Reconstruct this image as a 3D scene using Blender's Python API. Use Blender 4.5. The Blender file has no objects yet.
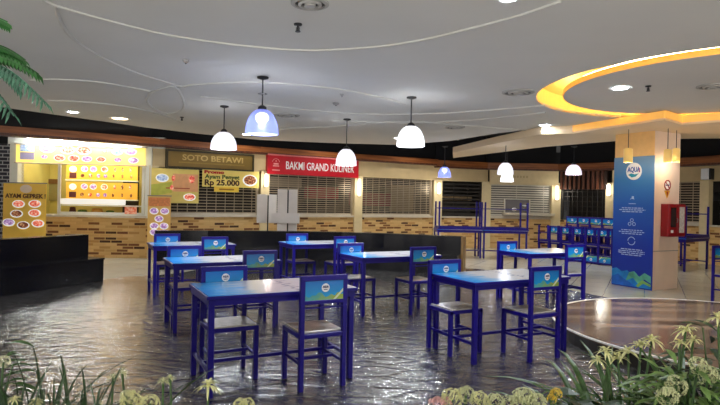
import bpy, bmesh, math, random
from mathutils import Vector, Matrix
random.seed(7)
S = bpy.context.scene
COL = S.collection
PI = math.pi
# ---------------------------------------------------------------- camera geometry
F, H, RL, Y0 = 550.0, 1.46, 0.021, 201.0

def yh(px):
    return Y0 + RL * (px - 360)
def at_z(px, py, z):            # point where the view through (px,py) meets height z
    yp = (py - Y0) - RL * (px - 360); xp = (px - 360) + RL * (py - Y0)
    d = (H - z) * F / yp
    return Vector((xp / F * d, d, z))
def at_d(px, py, d):            # point at depth d
    yp = (py - Y0) - RL * (px - 360); xp = (px - 360) + RL * (py - Y0)
    return Vector((xp / F * d, d, H - yp / F * d))
cam = bpy.data.cameras.new('camera'); cam.sensor_width = 36; cam.lens = F / 720 * 36
cam.clip_start = 0.05; cam.clip_end = 200
co = bpy.data.objects.new('camera', cam); COL.objects.link(co); S.camera = co
p = 1.5 / F
fw = Vector((0, math.cos(p), -math.sin(p)))
rt = Vector((math.cos(RL), 0, math.sin(RL)))
rt = (rt - fw * rt.dot(fw)).normalized(); up = rt.cross(fw)
M = Matrix((rt, up, -fw)).transposed().to_4x4(); M.translation = (0, 0, H)
co.matrix_world = M

# ---------------------------------------------------------------- materials
MATS = {}
def nodes(name):
    m = bpy.data.materials.new(name); m.use_nodes = True
    n = m.node_tree.nodes; l = m.node_tree.links
    b = n['Principled BSDF']
    return m, n, l, b
def setc(b, col, rough=.5, metal=0., spec=.5):
    b.inputs['Base Color'].default_value = (*col, 1); b.inputs['Roughness'].default_value = rough
    b.inputs['Metallic'].default_value = metal; b.inputs['Specular IOR Level'].default_value = spec
def srgb(r, g, b):
    f = lambda c: (c / 255 / 12.92) if c / 255 <= .04045 else ((c / 255 + .055) / 1.055) ** 2.4
    return (f(r), f(g), f(b))
def mat(name, col, rough=.5, metal=0., emit=0., ecol=None, var=.06, spec=.5, scale=9.):
    """plain surface with faint procedural mottling"""
    if name in MATS: return MATS[name]
    m, n, l, b = nodes(name); setc(b, col, rough, metal, spec)
    if var > 0:
        t = n.new('ShaderNodeTexCoord'); nz = n.new('ShaderNodeTexNoise'); nz.inputs['Scale'].default_value = scale
        nz.inputs['Detail'].default_value = 4
        l.new(t.outputs['Object'], nz.inputs['Vector'])
        r = n.new('ShaderNodeValToRGB')
        r.color_ramp.elements[0].position = .3; r.color_ramp.elements[1].position = .7
        r.color_ramp.elements[0].color = (*[c * (1 - var) for c in col], 1)
        r.color_ramp.elements[1].color = (*[min(1, c * (1 + var)) for c in col], 1)
        l.new(nz.outputs['Fac'], r.inputs['Fac']); l.new(r.outputs['Color'], b.inputs['Base Color'])
    if emit > 0:
        b.inputs['Emission Color'].default_value = (*(ecol or col), 1); b.inputs['Emission Strength'].default_value = emit
    MATS[name] = m; return m

def brick_mat(name, c1, c2, mortar, bw, bh, ms, bias=0., rough=.7, bump=.4):
    m, n, l, b = nodes(name); b.inputs['Roughness'].default_value = rough
    t = n.new('ShaderNodeTexCoord'); s = n.new('ShaderNodeSeparateXYZ'); c = n.new('ShaderNodeCombineXYZ')
    l.new(t.outputs['Object'], s.inputs[0]); 
    ad = n.new('ShaderNodeMath'); ad.operation = 'ADD'
    l.new(s.outputs[0], ad.inputs[0]); l.new(s.outputs[1], ad.inputs[1])
    l.new(ad.outputs[0], c.inputs[0]); l.new(s.outputs[2], c.inputs[1])
    br = n.new('ShaderNodeTexBrick'); l.new(c.outputs[0], br.inputs['Vector'])
    br.inputs['Scale'].default_value = 1; br.inputs['Brick Width'].default_value = bw; br.inputs['Row Height'].default_value = bh
    br.inputs['Mortar Size'].default_value = ms; br.inputs['Bias'].default_value = bias
    br.inputs['Color1'].default_value = (*c1, 1); br.inputs['Color2'].default_value = (*c2, 1); br.inputs['Mortar'].default_value = (*mortar, 1)
    l.new(br.outputs['Color'], b.inputs['Base Color'])
    bp = n.new('ShaderNodeBump'); bp.inputs['Strength'].default_value = bump; bp.inputs['Distance'].default_value = .01; bp.invert = True
    l.new(br.outputs['Fac'], bp.inputs['Height']); l.new(bp.outputs[0], b.inputs['Normal'])
    MATS[name] = m; return m

def slate_mat():
    m, n, l, b = nodes('wet_dark_slate'); setc(b, (.03, .03, .033), .17, 0, .85); b.inputs['Coat Weight'].default_value = 1; b.inputs['Coat Roughness'].default_value = .17; b.inputs['Coat IOR'].default_value = 1.52
    t = n.new('ShaderNodeTexCoord')
    mp = n.new('ShaderNodeMapping'); mp.inputs['Scale'].default_value = (2.4, 5.2, 1); mp.inputs['Rotation'].default_value = (0, 0, .35)
    l.new(t.outputs['Object'], mp.inputs[0])
    nz = n.new('ShaderNodeTexNoise'); nz.inputs['Scale'].default_value = 2.0; nz.inputs['Detail'].default_value = 6; nz.inputs['Roughness'].default_value = .6; nz.inputs['Distortion'].default_value = 1.0
    l.new(mp.outputs[0], nz.inputs['Vector'])
    vo = n.new('ShaderNodeTexVoronoi'); vo.feature = 'DISTANCE_TO_EDGE'; vo.inputs['Scale'].default_value = .9
    l.new(mp.outputs[0], vo.inputs['Vector'])
    cr = n.new('ShaderNodeValToRGB'); cr.color_ramp.elements[0].position = 0; cr.color_ramp.elements[1].position = .12
    l.new(vo.outputs['Distance'], cr.inputs['Fac'])
    mx = n.new('ShaderNodeMath'); mx.operation = 'MULTIPLY_ADD'; mx.inputs[1].default_value = .35
    l.new(cr.outputs['Color'], mx.inputs[0]); l.new(nz.outputs['Fac'], mx.inputs[2])
    bp = n.new('ShaderNodeBump'); bp.inputs['Strength'].default_value = .5; bp.inputs['Distance'].default_value = .03
    l.new(mx.outputs[0], bp.inputs['Height']); l.new(bp.outputs[0], b.inputs['Normal']); l.new(bp.outputs[0], b.inputs['Coat Normal'])
    c2 = n.new('ShaderNodeValToRGB'); c2.color_ramp.elements[0].color = (.016, .016, .017, 1); c2.color_ramp.elements[1].color = (.15, .14, .135, 1)
    c2.color_ramp.elements[0].position = .35; c2.color_ramp.elements[1].position = .75
    l.new(nz.outputs['Fac'], c2.inputs['Fac']); l.new(c2.outputs['Color'], b.inputs['Base Color'])
    return m
def tile_mat():
    m, n, l, b = nodes('beige_floor_tile'); b.inputs['Roughness'].default_value = .2
    t = n.new('ShaderNodeTexCoord'); br = n.new('ShaderNodeTexBrick'); br.offset = 0
    mp = n.new('ShaderNodeMapping'); mp.inputs['Rotation'].default_value = (0, 0, .48)
    l.new(t.outputs['Object'], mp.inputs[0]); l.new(mp.outputs[0], br.inputs['Vector'])
    for k, v in {'Scale': 1, 'Brick Width': .6, 'Row Height': .6, 'Mortar Size': .006}.items(): br.inputs[k].default_value = v
    br.inputs['Color1'].default_value = (.50, .47, .38, 1); br.inputs['Color2'].default_value = (.44, .41, .33, 1); br.inputs['Mortar'].default_value = (.24, .22, .18, 1)
    l.new(br.outputs['Color'], b.inputs['Base Color'])
    return m
def plank_mat():
    m, n, l, b = nodes('polished_brown_planks'); b.inputs['Roughness'].default_value = .13
    t = n.new('ShaderNodeTexCoord'); br = n.new('ShaderNodeTexBrick')
    mp = n.new('ShaderNodeMapping'); mp.inputs['Rotation'].default_value = (0, 0, .03)
    l.new(t.outputs['Object'], mp.inputs[0]); l.new(mp.outputs[0], br.inputs['Vector'])
    for k, v in {'Scale': 1, 'Brick Width': 1.6, 'Row Height': .20, 'Mortar Size': .002}.items(): br.inputs[k].default_value = v
    br.inputs['Color1'].default_value = (.26, .18, .125, 1); br.inputs['Color2'].default_value = (.07, .045, .03, 1); br.inputs['Mortar'].default_value = (.02, .013, .01, 1)
    l.new(br.outputs['Color'], b.inputs['Base Color'])
    nz = n.new('ShaderNodeTexNoise'); nz.inputs['Scale'].default_value = 30; bp = n.new('ShaderNodeBump'); bp.inputs['Strength'].default_value = .05
    l.new(mp.outputs[0], nz.inputs['Vector']); l.new(nz.outputs['Fac'], bp.inputs['Height']); l.new(bp.outputs[0], b.inputs['Normal'])
    return m
def wood_mat(name, a, c, axis=0, scale=3., rough=.4):
    m, n, l, b = nodes(name); b.inputs['Roughness'].default_value = rough
    t = n.new('ShaderNodeTexCoord'); mp = n.new('ShaderNodeMapping')
    sc = [14, 14, 14]; sc[axis] = .8; mp.inputs['Scale'].default_value = sc
    nz = n.new('ShaderNodeTexNoise'); nz.inputs['Scale'].default_value = scale; nz.inputs['Detail'].default_value = 5
    r = n.new('ShaderNodeValToRGB'); r.color_ramp.elements[0].color = (*a, 1); r.color_ramp.elements[1].color = (*c, 1)
    r.color_ramp.elements[0].position = .35; r.color_ramp.elements[1].position = .68
    l.new(t.outputs['Object'], mp.inputs[0]); l.new(mp.outputs[0], nz.inputs['Vector']); l.new(nz.outputs['Fac'], r.inputs['Fac']); l.new(r.outputs['Color'], b.inputs['Base Color'])
    return m
def panel_mat():
    """printed graphic of the chair backs: blue water with pale green hills along the foot"""
    m, n, l, b = nodes('printed_blue_panel'); b.inputs['Roughness'].default_value = .25
    t = n.new('ShaderNodeTexCoord'); s = n.new('ShaderNodeSeparateXYZ'); l.new(t.outputs['Generated'], s.inputs[0])
    r = n.new('ShaderNodeValToRGB'); e = r.color_ramp.elements
    e[0].color = (.012, .34, .68, 1); e[1].color = (.014, .16, .56, 1); e[1].position = 1
    l.new(s.outputs[2], r.inputs['Fac'])
    c = n.new('ShaderNodeCombineXYZ'); l.new(s.outputs[0], c.inputs[0])
    nz = n.new('ShaderNodeTexNoise'); nz.inputs['Scale'].default_value = 4.2; nz.inputs['Detail'].default_value = 1
    l.new(c.outputs[0], nz.inputs['Vector'])
    h = n.new('ShaderNodeMath'); h.operation = 'MULTIPLY_ADD'; h.inputs[1].default_value = .9; h.inputs[2].default_value = -.20
    l.new(nz.outputs['Fac'], h.inputs[0])
    lt = n.new('ShaderNodeMath'); lt.operation = 'LESS_THAN'; l.new(s.outputs[2], lt.inputs[0]); l.new(h.outputs[0], lt.inputs[1])
    r2 = n.new('ShaderNodeValToRGB'); e = r2.color_ramp.elements
    e[0].color = (.05, .35, .55, 1); e[1].color = (.30, .42, .06, 1); e[1].position = .75
    x = e.new(.4); x.color = (.10, .36, .30, 1)
    n2 = n.new('ShaderNodeTexNoise'); n2.inputs['Scale'].default_value = 4; l.new(t.outputs['Generated'], n2.inputs['Vector'])
    mx0 = n.new('ShaderNodeMath'); mx0.operation = 'MULTIPLY_ADD'; mx0.inputs[1].default_value = .55; l.new(s.outputs[0], mx0.inputs[0])
    hf = n.new('ShaderNodeMath'); hf.operation = 'MULTIPLY'; hf.inputs[1].default_value = .5; l.new(n2.outputs['Fac'], hf.inputs[0]); l.new(hf.outputs[0], mx0.inputs[2])
    l.new(mx0.outputs[0], r2.inputs['Fac'])
    mx = n.new('ShaderNodeMix'); mx.data_type = 'RGBA'; l.new(lt.outputs[0], mx.inputs['Factor']); l.new(r.outputs['Color'], mx.inputs['A']); l.new(r2.outputs['Color'], mx.inputs['B'])
    l.new(mx.outputs['Result'], b.inputs['Base Color'])
    return m
def top_mat():
    """printed table top: sky blue at one end running out to white (partly painted reflection) with grey-blue swirls"""
    m, n, l, b = nodes('printed_table_laminate'); b.inputs['Roughness'].default_value = .12
    t = n.new('ShaderNodeTexCoord'); s = n.new('ShaderNodeSeparateXYZ'); l.new(t.outputs['Generated'], s.inputs[0])
    nz = n.new('ShaderNodeTexNoise'); nz.inputs['Scale'].default_value = 2.2; nz.inputs['Detail'].default_value = 4; nz.inputs['Distortion'].default_value = 1.5
    mp = n.new('ShaderNodeMapping'); mp.inputs['Scale'].default_value = (1.2, 3, 1); l.new(t.outputs['Generated'], mp.inputs[0]); l.new(mp.outputs[0], nz.inputs['Vector'])
    a = n.new('ShaderNodeMath'); a.operation = 'MULTIPLY_ADD'; a.inputs[1].default_value = .35; l.new(nz.outputs['Fac'], a.inputs[0]); l.new(s.outputs[0], a.inputs[2])
    r = n.new('ShaderNodeValToRGB'); e = r.color_ramp.elements
    e[0].position = .12; e[0].color = (.03, .30, .95, 1); e[1].position = .95; e[1].color = (.72, .74, .80, 1)  # pale end also carries reflection painted into the colour
    for q, c in ((.26, (.06, .45, 1, 1)), (.40, (.35, .62, .95, 1)), (.50, (.78, .82, .90, 1)), (.74, (.80, .82, .88, 1)), (.76, (.22, .25, .38, 1)), (.78, (.78, .80, .86, 1))):
        x = e.new(q); x.color = c
    l.new(a.outputs[0], r.inputs['Fac']); l.new(r.outputs['Color'], b.inputs['Base Color'])
    return m
def grad_mat(name, stops, axis=2, rough=.4):
    m, n, l, b = nodes(name); b.inputs['Roughness'].default_value = rough
    t = n.new('ShaderNodeTexCoord'); s = n.new('ShaderNodeSeparateXYZ'); l.new(t.outputs['Generated'], s.inputs[0])
    r = n.new('ShaderNodeValToRGB'); e = r.color_ramp.elements
    e[0].position, e[0].color = stops[0][0], (*stops[0][1], 1); e[1].position, e[1].color = stops[-1][0], (*stops[-1][1], 1)
    for q, c in stops[1:-1]: x = e.new(q); x.color = (*c, 1)
    l.new(s.outputs[axis], r.inputs['Fac']); l.new(r.outputs['Color'], b.inputs['Base Color'])
    return m
def food_mat(name, cols, emit=0.):
    m, n, l, b = nodes(name); b.inputs['Roughness'].default_value = .4
    t = n.new('ShaderNodeTexCoord'); nz = n.new('ShaderNodeTexNoise'); nz.inputs['Scale'].default_value = 22; nz.inputs['Detail'].default_value = 3
    l.new(t.outputs['Object'], nz.inputs['Vector'])
    r = n.new('ShaderNodeValToRGB'); r.color_ramp.interpolation = 'LINEAR'; e = r.color_ramp.elements
    e[0].position = .35; e[0].color = (*cols[0], 1); e[1].position = .68; e[1].color = (*cols[-1], 1)
    if len(cols) > 2: x = e.new(.52); x.color = (*cols[1], 1)
    l.new(nz.outputs['Fac'], r.inputs['Fac']); l.new(r.outputs['Color'], b.inputs['Base Color'])
    if emit: l.new(r.outputs['Color'], b.inputs['Emission Color']); b.inputs['Emission Strength'].default_value = emit
    return m

BLUE = mat('navy_blue_paint', (.011, .005, .195), .32, var=.08, spec=.3)
SEAT = mat('pale_seat_laminate', (.46, .42, .37), .22, var=.12, scale=20)
PANEL = panel_mat(); TOP = top_mat()
WHITE = mat('white_print', (.85, .86, .88), .4, var=.02)
INK = mat('navy_ink', (.01, .03, .15), .5, var=.02)
GREEN_INK = mat('lime_ink', (.55, .62, .08), .4, var=.1)
CEIL = mat('ceiling_paint', (.66, .65, .62), .8, var=.03, scale=1.2)
MOULD = mat('ceiling_moulding_paint', (.58, .57, .53), .7, var=.03)
BLACK = mat('black_void_paint', (.006, .006, .008), .8, var=.1)
GRANITE = mat('black_granite', (.008, .008, .010), .16, var=.4, scale=40)
SLATE = slate_mat(); TILE = tile_mat(); PLANK = plank_mat()
NOSE = mat('white_nosing', (.75, .73, .70), .4)
STONE = brick_mat('tan_ledge_stone', (0, 0, 0), (1, 1, 1), srgb(196, 156, 98), .26, .07, .009, 0)
def stone_ramp(m):
    n, l = m.node_tree.nodes, m.node_tree.links; br = next(x for x in n if x.type == 'TEX_BRICK'); b = n['Principled BSDF']
    br.inputs['Mortar'].default_value = (.1, .1, .1, 1)
    r = n.new('ShaderNodeValToRGB'); e = r.color_ramp.elements; r.color_ramp.interpolation = 'CONSTANT'
    e[0].position = 0; e[0].color = (*srgb(214, 176, 116), 1); e[1].position = .90; e[1].color = (*srgb(70, 40, 20), 1)
    for q, c in ((.25, (222, 186, 126)), (.45, (204, 164, 104)), (.60, (190, 144, 84)), (.74, (120, 74, 38))): x = e.new(q); x.color = (*srgb(*c), 1)
    l.new(br.outputs['Color'], r.inputs['Fac']); l.new(r.outputs['Color'], b.inputs['Base Color'])
stone_ramp(STONE)
DBRICK = brick_mat('dark_brick', (.03, .03, .05), (.018, .018, .03), (.42, .42, .44), .22, .085, .011, 0)
BEIGE = mat('beige_fascia_paint', srgb(206, 184, 140), .6, var=.06, scale=3)
POST = mat('beige_post_paint', srgb(222, 204, 160), .5, var=.04)
SILL = mat('white_sill', srgb(205, 196, 178), .4, var=.05)
STEEL = mat('shutter_steel', srgb(186, 170, 146), .38, .35, var=.08)
STEELW = mat('pale_shutter_steel', srgb(205, 200, 188), .4, .2, var=.06)
STEELD = mat('dark_shutter_steel', (.045, .04, .036), .45, .4, var=.1)
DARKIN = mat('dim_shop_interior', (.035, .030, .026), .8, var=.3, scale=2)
BEAM = wood_mat('brown_wood_beam', srgb(112, 60, 26), srgb(176, 106, 52), 0, 1.2)
SLATW = wood_mat('dark_wood_slat', srgb(70, 38, 24), srgb(110, 62, 38), 2, 2)
CREAM = mat('cream_plaster', srgb(236, 214, 180), .6, var=.03, scale=2)
ORANGE = mat('amber_cove_paint', srgb(255, 208, 118), .5, var=.04)
LED = mat('amber_led_strip', (1, .55, .12), .5, emit=18, ecol=(1, .80, .42), var=0)
TANP = mat('tan_pillar_cladding', srgb(240, 196, 130), .45, var=.05)
PILL = mat('pale_pillar_stone', srgb(236, 214, 196), .3, var=.05, scale=4)
RED = mat('red_enamel', srgb(150, 16, 26), .35, var=.06)
REDSIGN = mat('red_sign_panel', srgb(186, 14, 34), .4, var=.05)
METAL = mat('dark_lamp_metal', (.03, .03, .035), .4, .6)
GREY = mat('grey_metal', (.25, .25, .25), .45, .5)
GLASS = mat('smoked_glass', (.05, .03, .03), .08, var=.1)

# ---------------------------------------------------------------- mesh helpers
class MB:
    def __init__(s): s.b = bmesh.new()
    def box(s, x0, x1, y0, y1, z0, z1, mtx=None):
        r = bmesh.ops.create_cube(s.b, size=1)
        m = Matrix.Translation(((x0 + x1) / 2, (y0 + y1) / 2, (z0 + z1) / 2)) @ Matrix.Diagonal((abs(x1 - x0), abs(y1 - y0), abs(z1 - z0), 1))
        bmesh.ops.transform(s.b, matrix=(mtx @ m) if mtx else m, verts=r['verts']); return s
    def prism(s, pts, z0, z1):
        n = len(pts)
        lo = [s.b.verts.new((q[0], q[1], z0)) for q in pts]; hi = [s.b.verts.new((q[0], q[1], z1)) for q in pts]
        s.b.faces.new(lo[::-1]); s.b.faces.new(hi)
        for i in range(n): s.b.faces.new((lo[i], lo[(i + 1) % n], hi[(i + 1) % n], hi[i]))
        return s
    def slab_xz(s, pts, y0, y1):           # polygon in x,z given thickness along y
        n = len(pts)
        a = [s.b.verts.new((q[0], y0, q[1])) for q in pts]; c = [s.b.verts.new((q[0], y1, q[1])) for q in pts]
        s.b.faces.new(a); s.b.faces.new(c[::-1])
        for i in range(n): s.b.faces.new((a[i], c[i], c[(i + 1) % n], a[(i + 1) % n]))
        return s
    def tube(s, pts, r, seg=8, r2=None, closed=False):
        pts = [Vector(q) for q in pts]; rings = []; n = len(pts)
        for i, q in enumerate(pts):
            a = pts[(i - 1) % n] if closed or i > 0 else q; c = pts[(i + 1) % n] if closed or i < n - 1 else q
            t = (c - a).normalized(); ref = Vector((0, 0, 1)) if abs(t.z) < .95 else Vector((1, 0, 0))
            u = t.cross(ref).normalized(); w = u.cross(t)
            rr = r if r2 is None else r + (r2 - r) * i / max(1, n - 1)
            rings.append([s.b.verts.new(q + u * rr * math.cos(2 * PI * k / seg) + w * rr * math.sin(2 * PI * k / seg)) for k in range(seg)])
        for i in range(n if closed else n - 1):
            A, B = rings[i], rings[(i + 1) % n]
            for k in range(seg): s.b.faces.new((A[k], A[(k + 1) % seg], B[(k + 1) % seg], B[k]))
        if not closed: s.b.faces.new(rings[0][::-1]); s.b.faces.new(rings[-1])
        return s
    def lathe(s, prof, c=(0, 0, 0), seg=24, cap=True):
        rings = []
        for r, z in prof: rings.append([s.b.verts.new((c[0] + r * math.cos(2 * PI * k / seg), c[1] + r * math.sin(2 * PI * k / seg), c[2] + z)) for k in range(seg)])
        for A, B in zip(rings, rings[1:]):
            for k in range(seg): s.b.faces.new((A[k], A[(k + 1) % seg], B[(k + 1) % seg], B[k]))
        if cap: s.b.faces.new(rings[0][::-1]); s.b.faces.new(rings[-1])
        return s
    def sphere(s, c, r, seg=12, sc=(1, 1, 1)):
        q = bmesh.ops.create_uvsphere(s.b, u_segments=seg, v_segments=max(6, seg // 2), radius=r)
        bmesh.ops.transform(s.b, matrix=Matrix.Translation(c) @ Matrix.Diagonal((*sc, 1)), verts=q['verts']); return s
    def disc_xz(s, cx, cz, rx, rz, y0, y1, seg=18):
        return s.slab_xz([(cx + rx * math.cos(2 * PI * k / seg), cz + rz * math.sin(2 * PI * k / seg)) for k in range(seg)], y0, y1)
    def ribbon(s, pts, widths, side=None):
        """leaf blade: strip with a centre fold"""
        prev = None
        for i, q in enumerate(pts):
            q = Vector(q); a = Vector(pts[max(0, i - 1)]); c = Vector(pts[min(len(pts) - 1, i + 1)])
            t = (c - a).normalized(); u = t.cross(Vector((0, 0, 1)))
            u = u.normalized() if u.length > 1e-4 else Vector((1, 0, 0))
            if side is not None: u = (u * .3 + Vector(side)).normalized()
            nn = u.cross(t); w = widths[i]
            cur = [s.b.verts.new(q - u * w + nn * w * .3), s.b.verts.new(q), s.b.verts.new(q + u * w + nn * w * .3)]
            if prev: s.b.faces.new((prev[0], prev[1], cur[1], cur[0])); s.b.faces.new((prev[1], prev[2], cur[2], cur[1]))
            prev = cur
        return s
    def build(s, name, m, parent=None, smooth=False, bevel=0., fix=True):
        if bevel > 0: bmesh.ops.bevel(s.b, geom=s.b.edges[:], offset=bevel, segments=1, affect='EDGES')
        if fix: bmesh.ops.recalc_face_normals(s.b, faces=s.b.faces[:])
        me = bpy.data.meshes.new(name); s.b.to_mesh(me); s.b.free()
        if smooth:
            for f in me.polygons: f.use_smooth = True
        me.materials.append(m)
        o = bpy.data.objects.new(name, me); COL.objects.link(o)
        if parent: o.parent = parent
        return o
def tag(o, label, cat, group=None):
    o['label'] = label; o['category'] = cat
    if group: o['group'] = group
    return o
def thing(name, label, cat, loc=(0, 0, 0), rz=0., group=None):
    o = bpy.data.objects.new(name, None); COL.objects.link(o); o.empty_display_size = .1
    o.location = loc; o.rotation_euler = (0, 0, rz)
    return tag(o, label, cat, group)
def struct(o): o['kind'] = 'structure'; return o
def place(o, loc, rz=0.): o.location = loc; o.rotation_euler = (0, 0, rz); return o
KIDS = {}
def copy_tree(o, parent=None):
    c = o.copy(); COL.objects.link(c)
    if parent: c.parent = parent
    for ch in list(o.children): copy_tree(ch, c)
    return c
def text_mb(txt, size, width=None, bold=.0, depth=.004):
    cu = bpy.data.curves.new('lettering', 'FONT'); cu.body = txt; cu.size = size; cu.extrude = depth; cu.offset = bold; cu.resolution_u = 3
    cu.align_x = 'CENTER'; cu.align_y = 'CENTER'
    o = bpy.data.objects.new('lettering', cu); COL.objects.link(o)
    dg = bpy.context.evaluated_depsgraph_get(); dg.update()
    me = bpy.data.meshes.new_from_object(o.evaluated_get(dg))
    bpy.data.objects.remove(o); bpy.data.curves.remove(cu)
    mb = MB(); mb.b.from_mesh(me); bpy.data.meshes.remove(me)
    xs = [v.co.x for v in mb.b.verts]; w = max(xs) - min(xs); cx = (max(xs) + min(xs)) / 2
    ys = [v.co.y for v in mb.b.verts]; cy = (max(ys) + min(ys)) / 2
    k = (width / w) if width else 1
    bmesh.ops.transform(mb.b, matrix=Matrix.Rotation(PI / 2, 4, 'X') @ Matrix.Diagonal((k, 1, 1, 1)) @ Matrix.Translation((-cx, -cy, 0)), verts=mb.b.verts[:])
    return mb
def text(name, txt, size, m, parent, x, y, z, width=None, bold=0., flip=False):
    mb = text_mb(txt, size, width, bold)
    mt = Matrix.Translation((x, y, z)) @ (Matrix.Rotation(PI, 4, 'Z') if flip else Matrix.Identity(4))
    bmesh.ops.transform(mb.b, matrix=mt, verts=mb.b.verts[:])
    return mb.build(name, m, parent, fix=False)

# ---------------------------------------------------------------- floors
struct(MB().box(-14, 16, -2, 22, -.1, 0).build('floor', TILE))
slate = [(-9, .4), (-7.2, 4.6), (-5.1, 9.2), (-4.4, 9.6), (-4.2, 9.95), (-3.8, 10.15), (-3.4, 10.6), (-3.2, 11.4), (0, 12.1), (2.3, 12.3), (2.62, 12.25), (3.05, 11.6), (3.4, 10.4), (3.62, 9.55), (3.95, 8.8), (4.5, 7.6), (6.2, 6.0), (6.2, .4)]
struct(MB().prism(slate, -.002, .004).build('floor_slate', SLATE))

# round wooden stage
SC, SR = (4.12, 5.95), 1.9
st = MB().lathe([(SR - .02, .0), (SR - .02, .13)], (*SC, 0), 96).build('stage_floor_riser', mat('dark_stage_riser', (.02, .017, .015), .3)); struct(st)
struct(MB().lathe([(SR, .13), (SR, .158)], (*SC, 0), 96).build('stage_floor', PLANK))
struct(MB().lathe([(SR - .010, .146), (SR + .010, .146), (SR + .010, .162), (SR - .010, .162), (SR - .010, .146)], (*SC, 0), 96, cap=False).build('trim_stage_nosing', NOSE))

# ---------------------------------------------------------------- ceilings
CZ = 2.95
far = [(-14, 7.3), (-9, 8.0)] + [tuple(at_z(x, y, CZ)[:2]) for x, y in ((0, 107), (50, 114), (100, 121), (150, 128), (200, 134), (260, 140), (330, 143), (400, 145), (450, 141), (500, 133), (550, 127.5))] + [(4.15, 10.6), (5.0, 9.7), (10, 9.0), (14, 8.6)]
RC, RO, RI = (4.60, 6.95), 2.29, 1.93
def ceiling():
    b = bmesh.new()
    outer = [b.verts.new((x, y, CZ)) for x, y in [(14, -2), (-14, -2)] + far]
    N = 96
    inner = [b.verts.new((RC[0] + RO * math.cos(2 * PI * k / N), RC[1] + RO * math.sin(2 * PI * k / N), CZ)) for k in range(N)]
    es = []
    for L in (outer, inner):
        for i in range(len(L)): es.append(b.edges.new((L[i], L[(i + 1) % len(L)])))
    bmesh.ops.triangle_fill(b, use_beauty=True, use_dissolve=False, edges=es)
    for f in b.faces:
        f.normal_update()
        if f.normal.z > 0: f.normal_flip()
    me = bpy.data.meshes.new('ceiling'); b.to_mesh(me); b.free(); me.materials.append(CEIL)
    o = bpy.data.objects.new('ceiling', me); COL.objects.link(o)
    md = o.modifiers.new('thick', 'SOLIDIFY'); md.thickness = .04; md.offset = -1
    return struct(o)
ceiling()
# cove slot: vertical face, roof, dropped disc, LED strip on top of the disc
c = MB().lathe([(RO, CZ), (RO, 3.2), (RI - .4, 3.2)], (*RC, 0), 96, cap=False).build('ceiling_cove_face', ORANGE, smooth=False); struct(c)
struct(MB().lathe([(RI, 2.965), (RI, 3.03)], (*RC, 0), 96).build('ceiling_disc', CEIL))
struct(MB().lathe([(RI - .001, 2.967), (RI + .012, 2.967), (RI + .012, 3.032), (RI - .001, 3.032), (RI - .001, 2.967)], (*RC, 0), 96, cap=False).build('trim_disc_edge', ORANGE))
led = MB().tube([(RC[0] + (RI - .06) * math.cos(2 * PI * k / 64), RC[1] + (RI - .06) * math.sin(2 * PI * k / 64), 3.05) for k in range(64)], .016, 6, closed=True).build('cove_light', LED)
tag(led, 'amber light strip tucked in the round ceiling cove above the stage', 'light strip')
# soffit over the pillar
sof = [(2.45, 14.7), (3.03, 12.0), (3.42, 10.45), (3.95, 10.25), (4.65, 8.45), (5.18, 8.9), (5.56, 8.54), (7.6, 7.2), (10, 8), (10, 10), (6.9, 10.5), (5.5, 10.9), (4.25, 12.7), (2.75, 16.4)]
struct(MB().prism(sof, 2.80, 2.949).build('ceiling_soffit', CREAM))
def strip(path, off, z0, z1):
    mb = MB()
    for (x0, y0), (x1, y1) in zip(path, path[1:]):
        d = Vector((x1 - x0, y1 - y0)); L = d.length; a = math.atan2(d.y, d.x)
        mt = Matrix.Translation((x0, y0, 0)) @ Matrix.Rotation(a, 4, 'Z')
        mb.box(-.004, L + .004, -off, .004, z0, z1, mt)
    return mb
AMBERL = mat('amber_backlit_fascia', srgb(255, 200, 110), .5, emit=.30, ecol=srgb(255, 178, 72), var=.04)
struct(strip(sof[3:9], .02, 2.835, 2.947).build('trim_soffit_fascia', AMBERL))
struct(MB().box(3.96, 4.9, 9.32, 9.4, 2.80, 2.95).build('ceiling_grille', STEELD)) if False else None
# black void above and behind everything
struct(MB().box(-15, 16, -2, 24, 3.7, 3.8).build('ceiling_void', BLACK))

# mouldings: thin half-round beads on the ceiling
def bead(n, pts, r=.02, closed=False):
    r *= .75
    P = [at_z(x, y, CZ) for x, y in pts]
    Q = []
    m = len(P)
    for i in range(m if closed else m - 1):
        p0 = P[(i - 1) % m] if closed or i > 0 else P[i]; p1 = P[i]; p2 = P[(i + 1) % m]; p3 = P[(i + 2) % m] if closed or i + 2 < m else p2
        for k in range(6):
            t = k / 6
            Q.append(.5 * ((2 * p1) + (p2 - p0) * t + (2 * p0 - 5 * p1 + 4 * p2 - p3) * t * t + (3 * p1 - p0 - 3 * p2 + p3) * t ** 3))
    if not closed: Q.append(P[-1])
    struct(MB().tube(Q, r, 8, closed=closed).build('trim_%d' % n, MOULD, smooth=True))
bead(1, [(40, -4), (55, 5), (115, 22), (170, 35), (240, 45), (305, 50), (370, 47), (420, 40), (475, 27), (520, 15), (560, 1)], .021)
bead(2, [(55, 5), (62, 25), (75, 40), (100, 56), (130, 70), (160, 80), (185, 87)], .021)
bead(3, [(30, 80), (60, 79), (100, 82), (130, 87), (150, 91)], .022)
bead(4, [(178, 87), (200, 84), (240, 82), (280, 83), (340, 89), (380, 97), (405, 104)], .022)
bead(5, [(147, 100), (152, 92), (164, 88), (176, 87.5), (184, 103), (180, 111), (166, 113), (152, 107)], .025, True)
bead(6, [(48, 100), (90, 102), (130, 107), (160, 114), (182, 122)], .025)
bead(7, [(200, 96), (260, 104), (320, 111), (380, 114), (440, 113), (500, 109), (545, 105)], .024)
bead(8, [(280, 128), (330, 126.5), (400, 121), (450, 124), (525, 130)], .026)
bead(9, [(330, 120), (380, 122), (420, 122.5), (480, 119), (545, 112)], .024)

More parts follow.
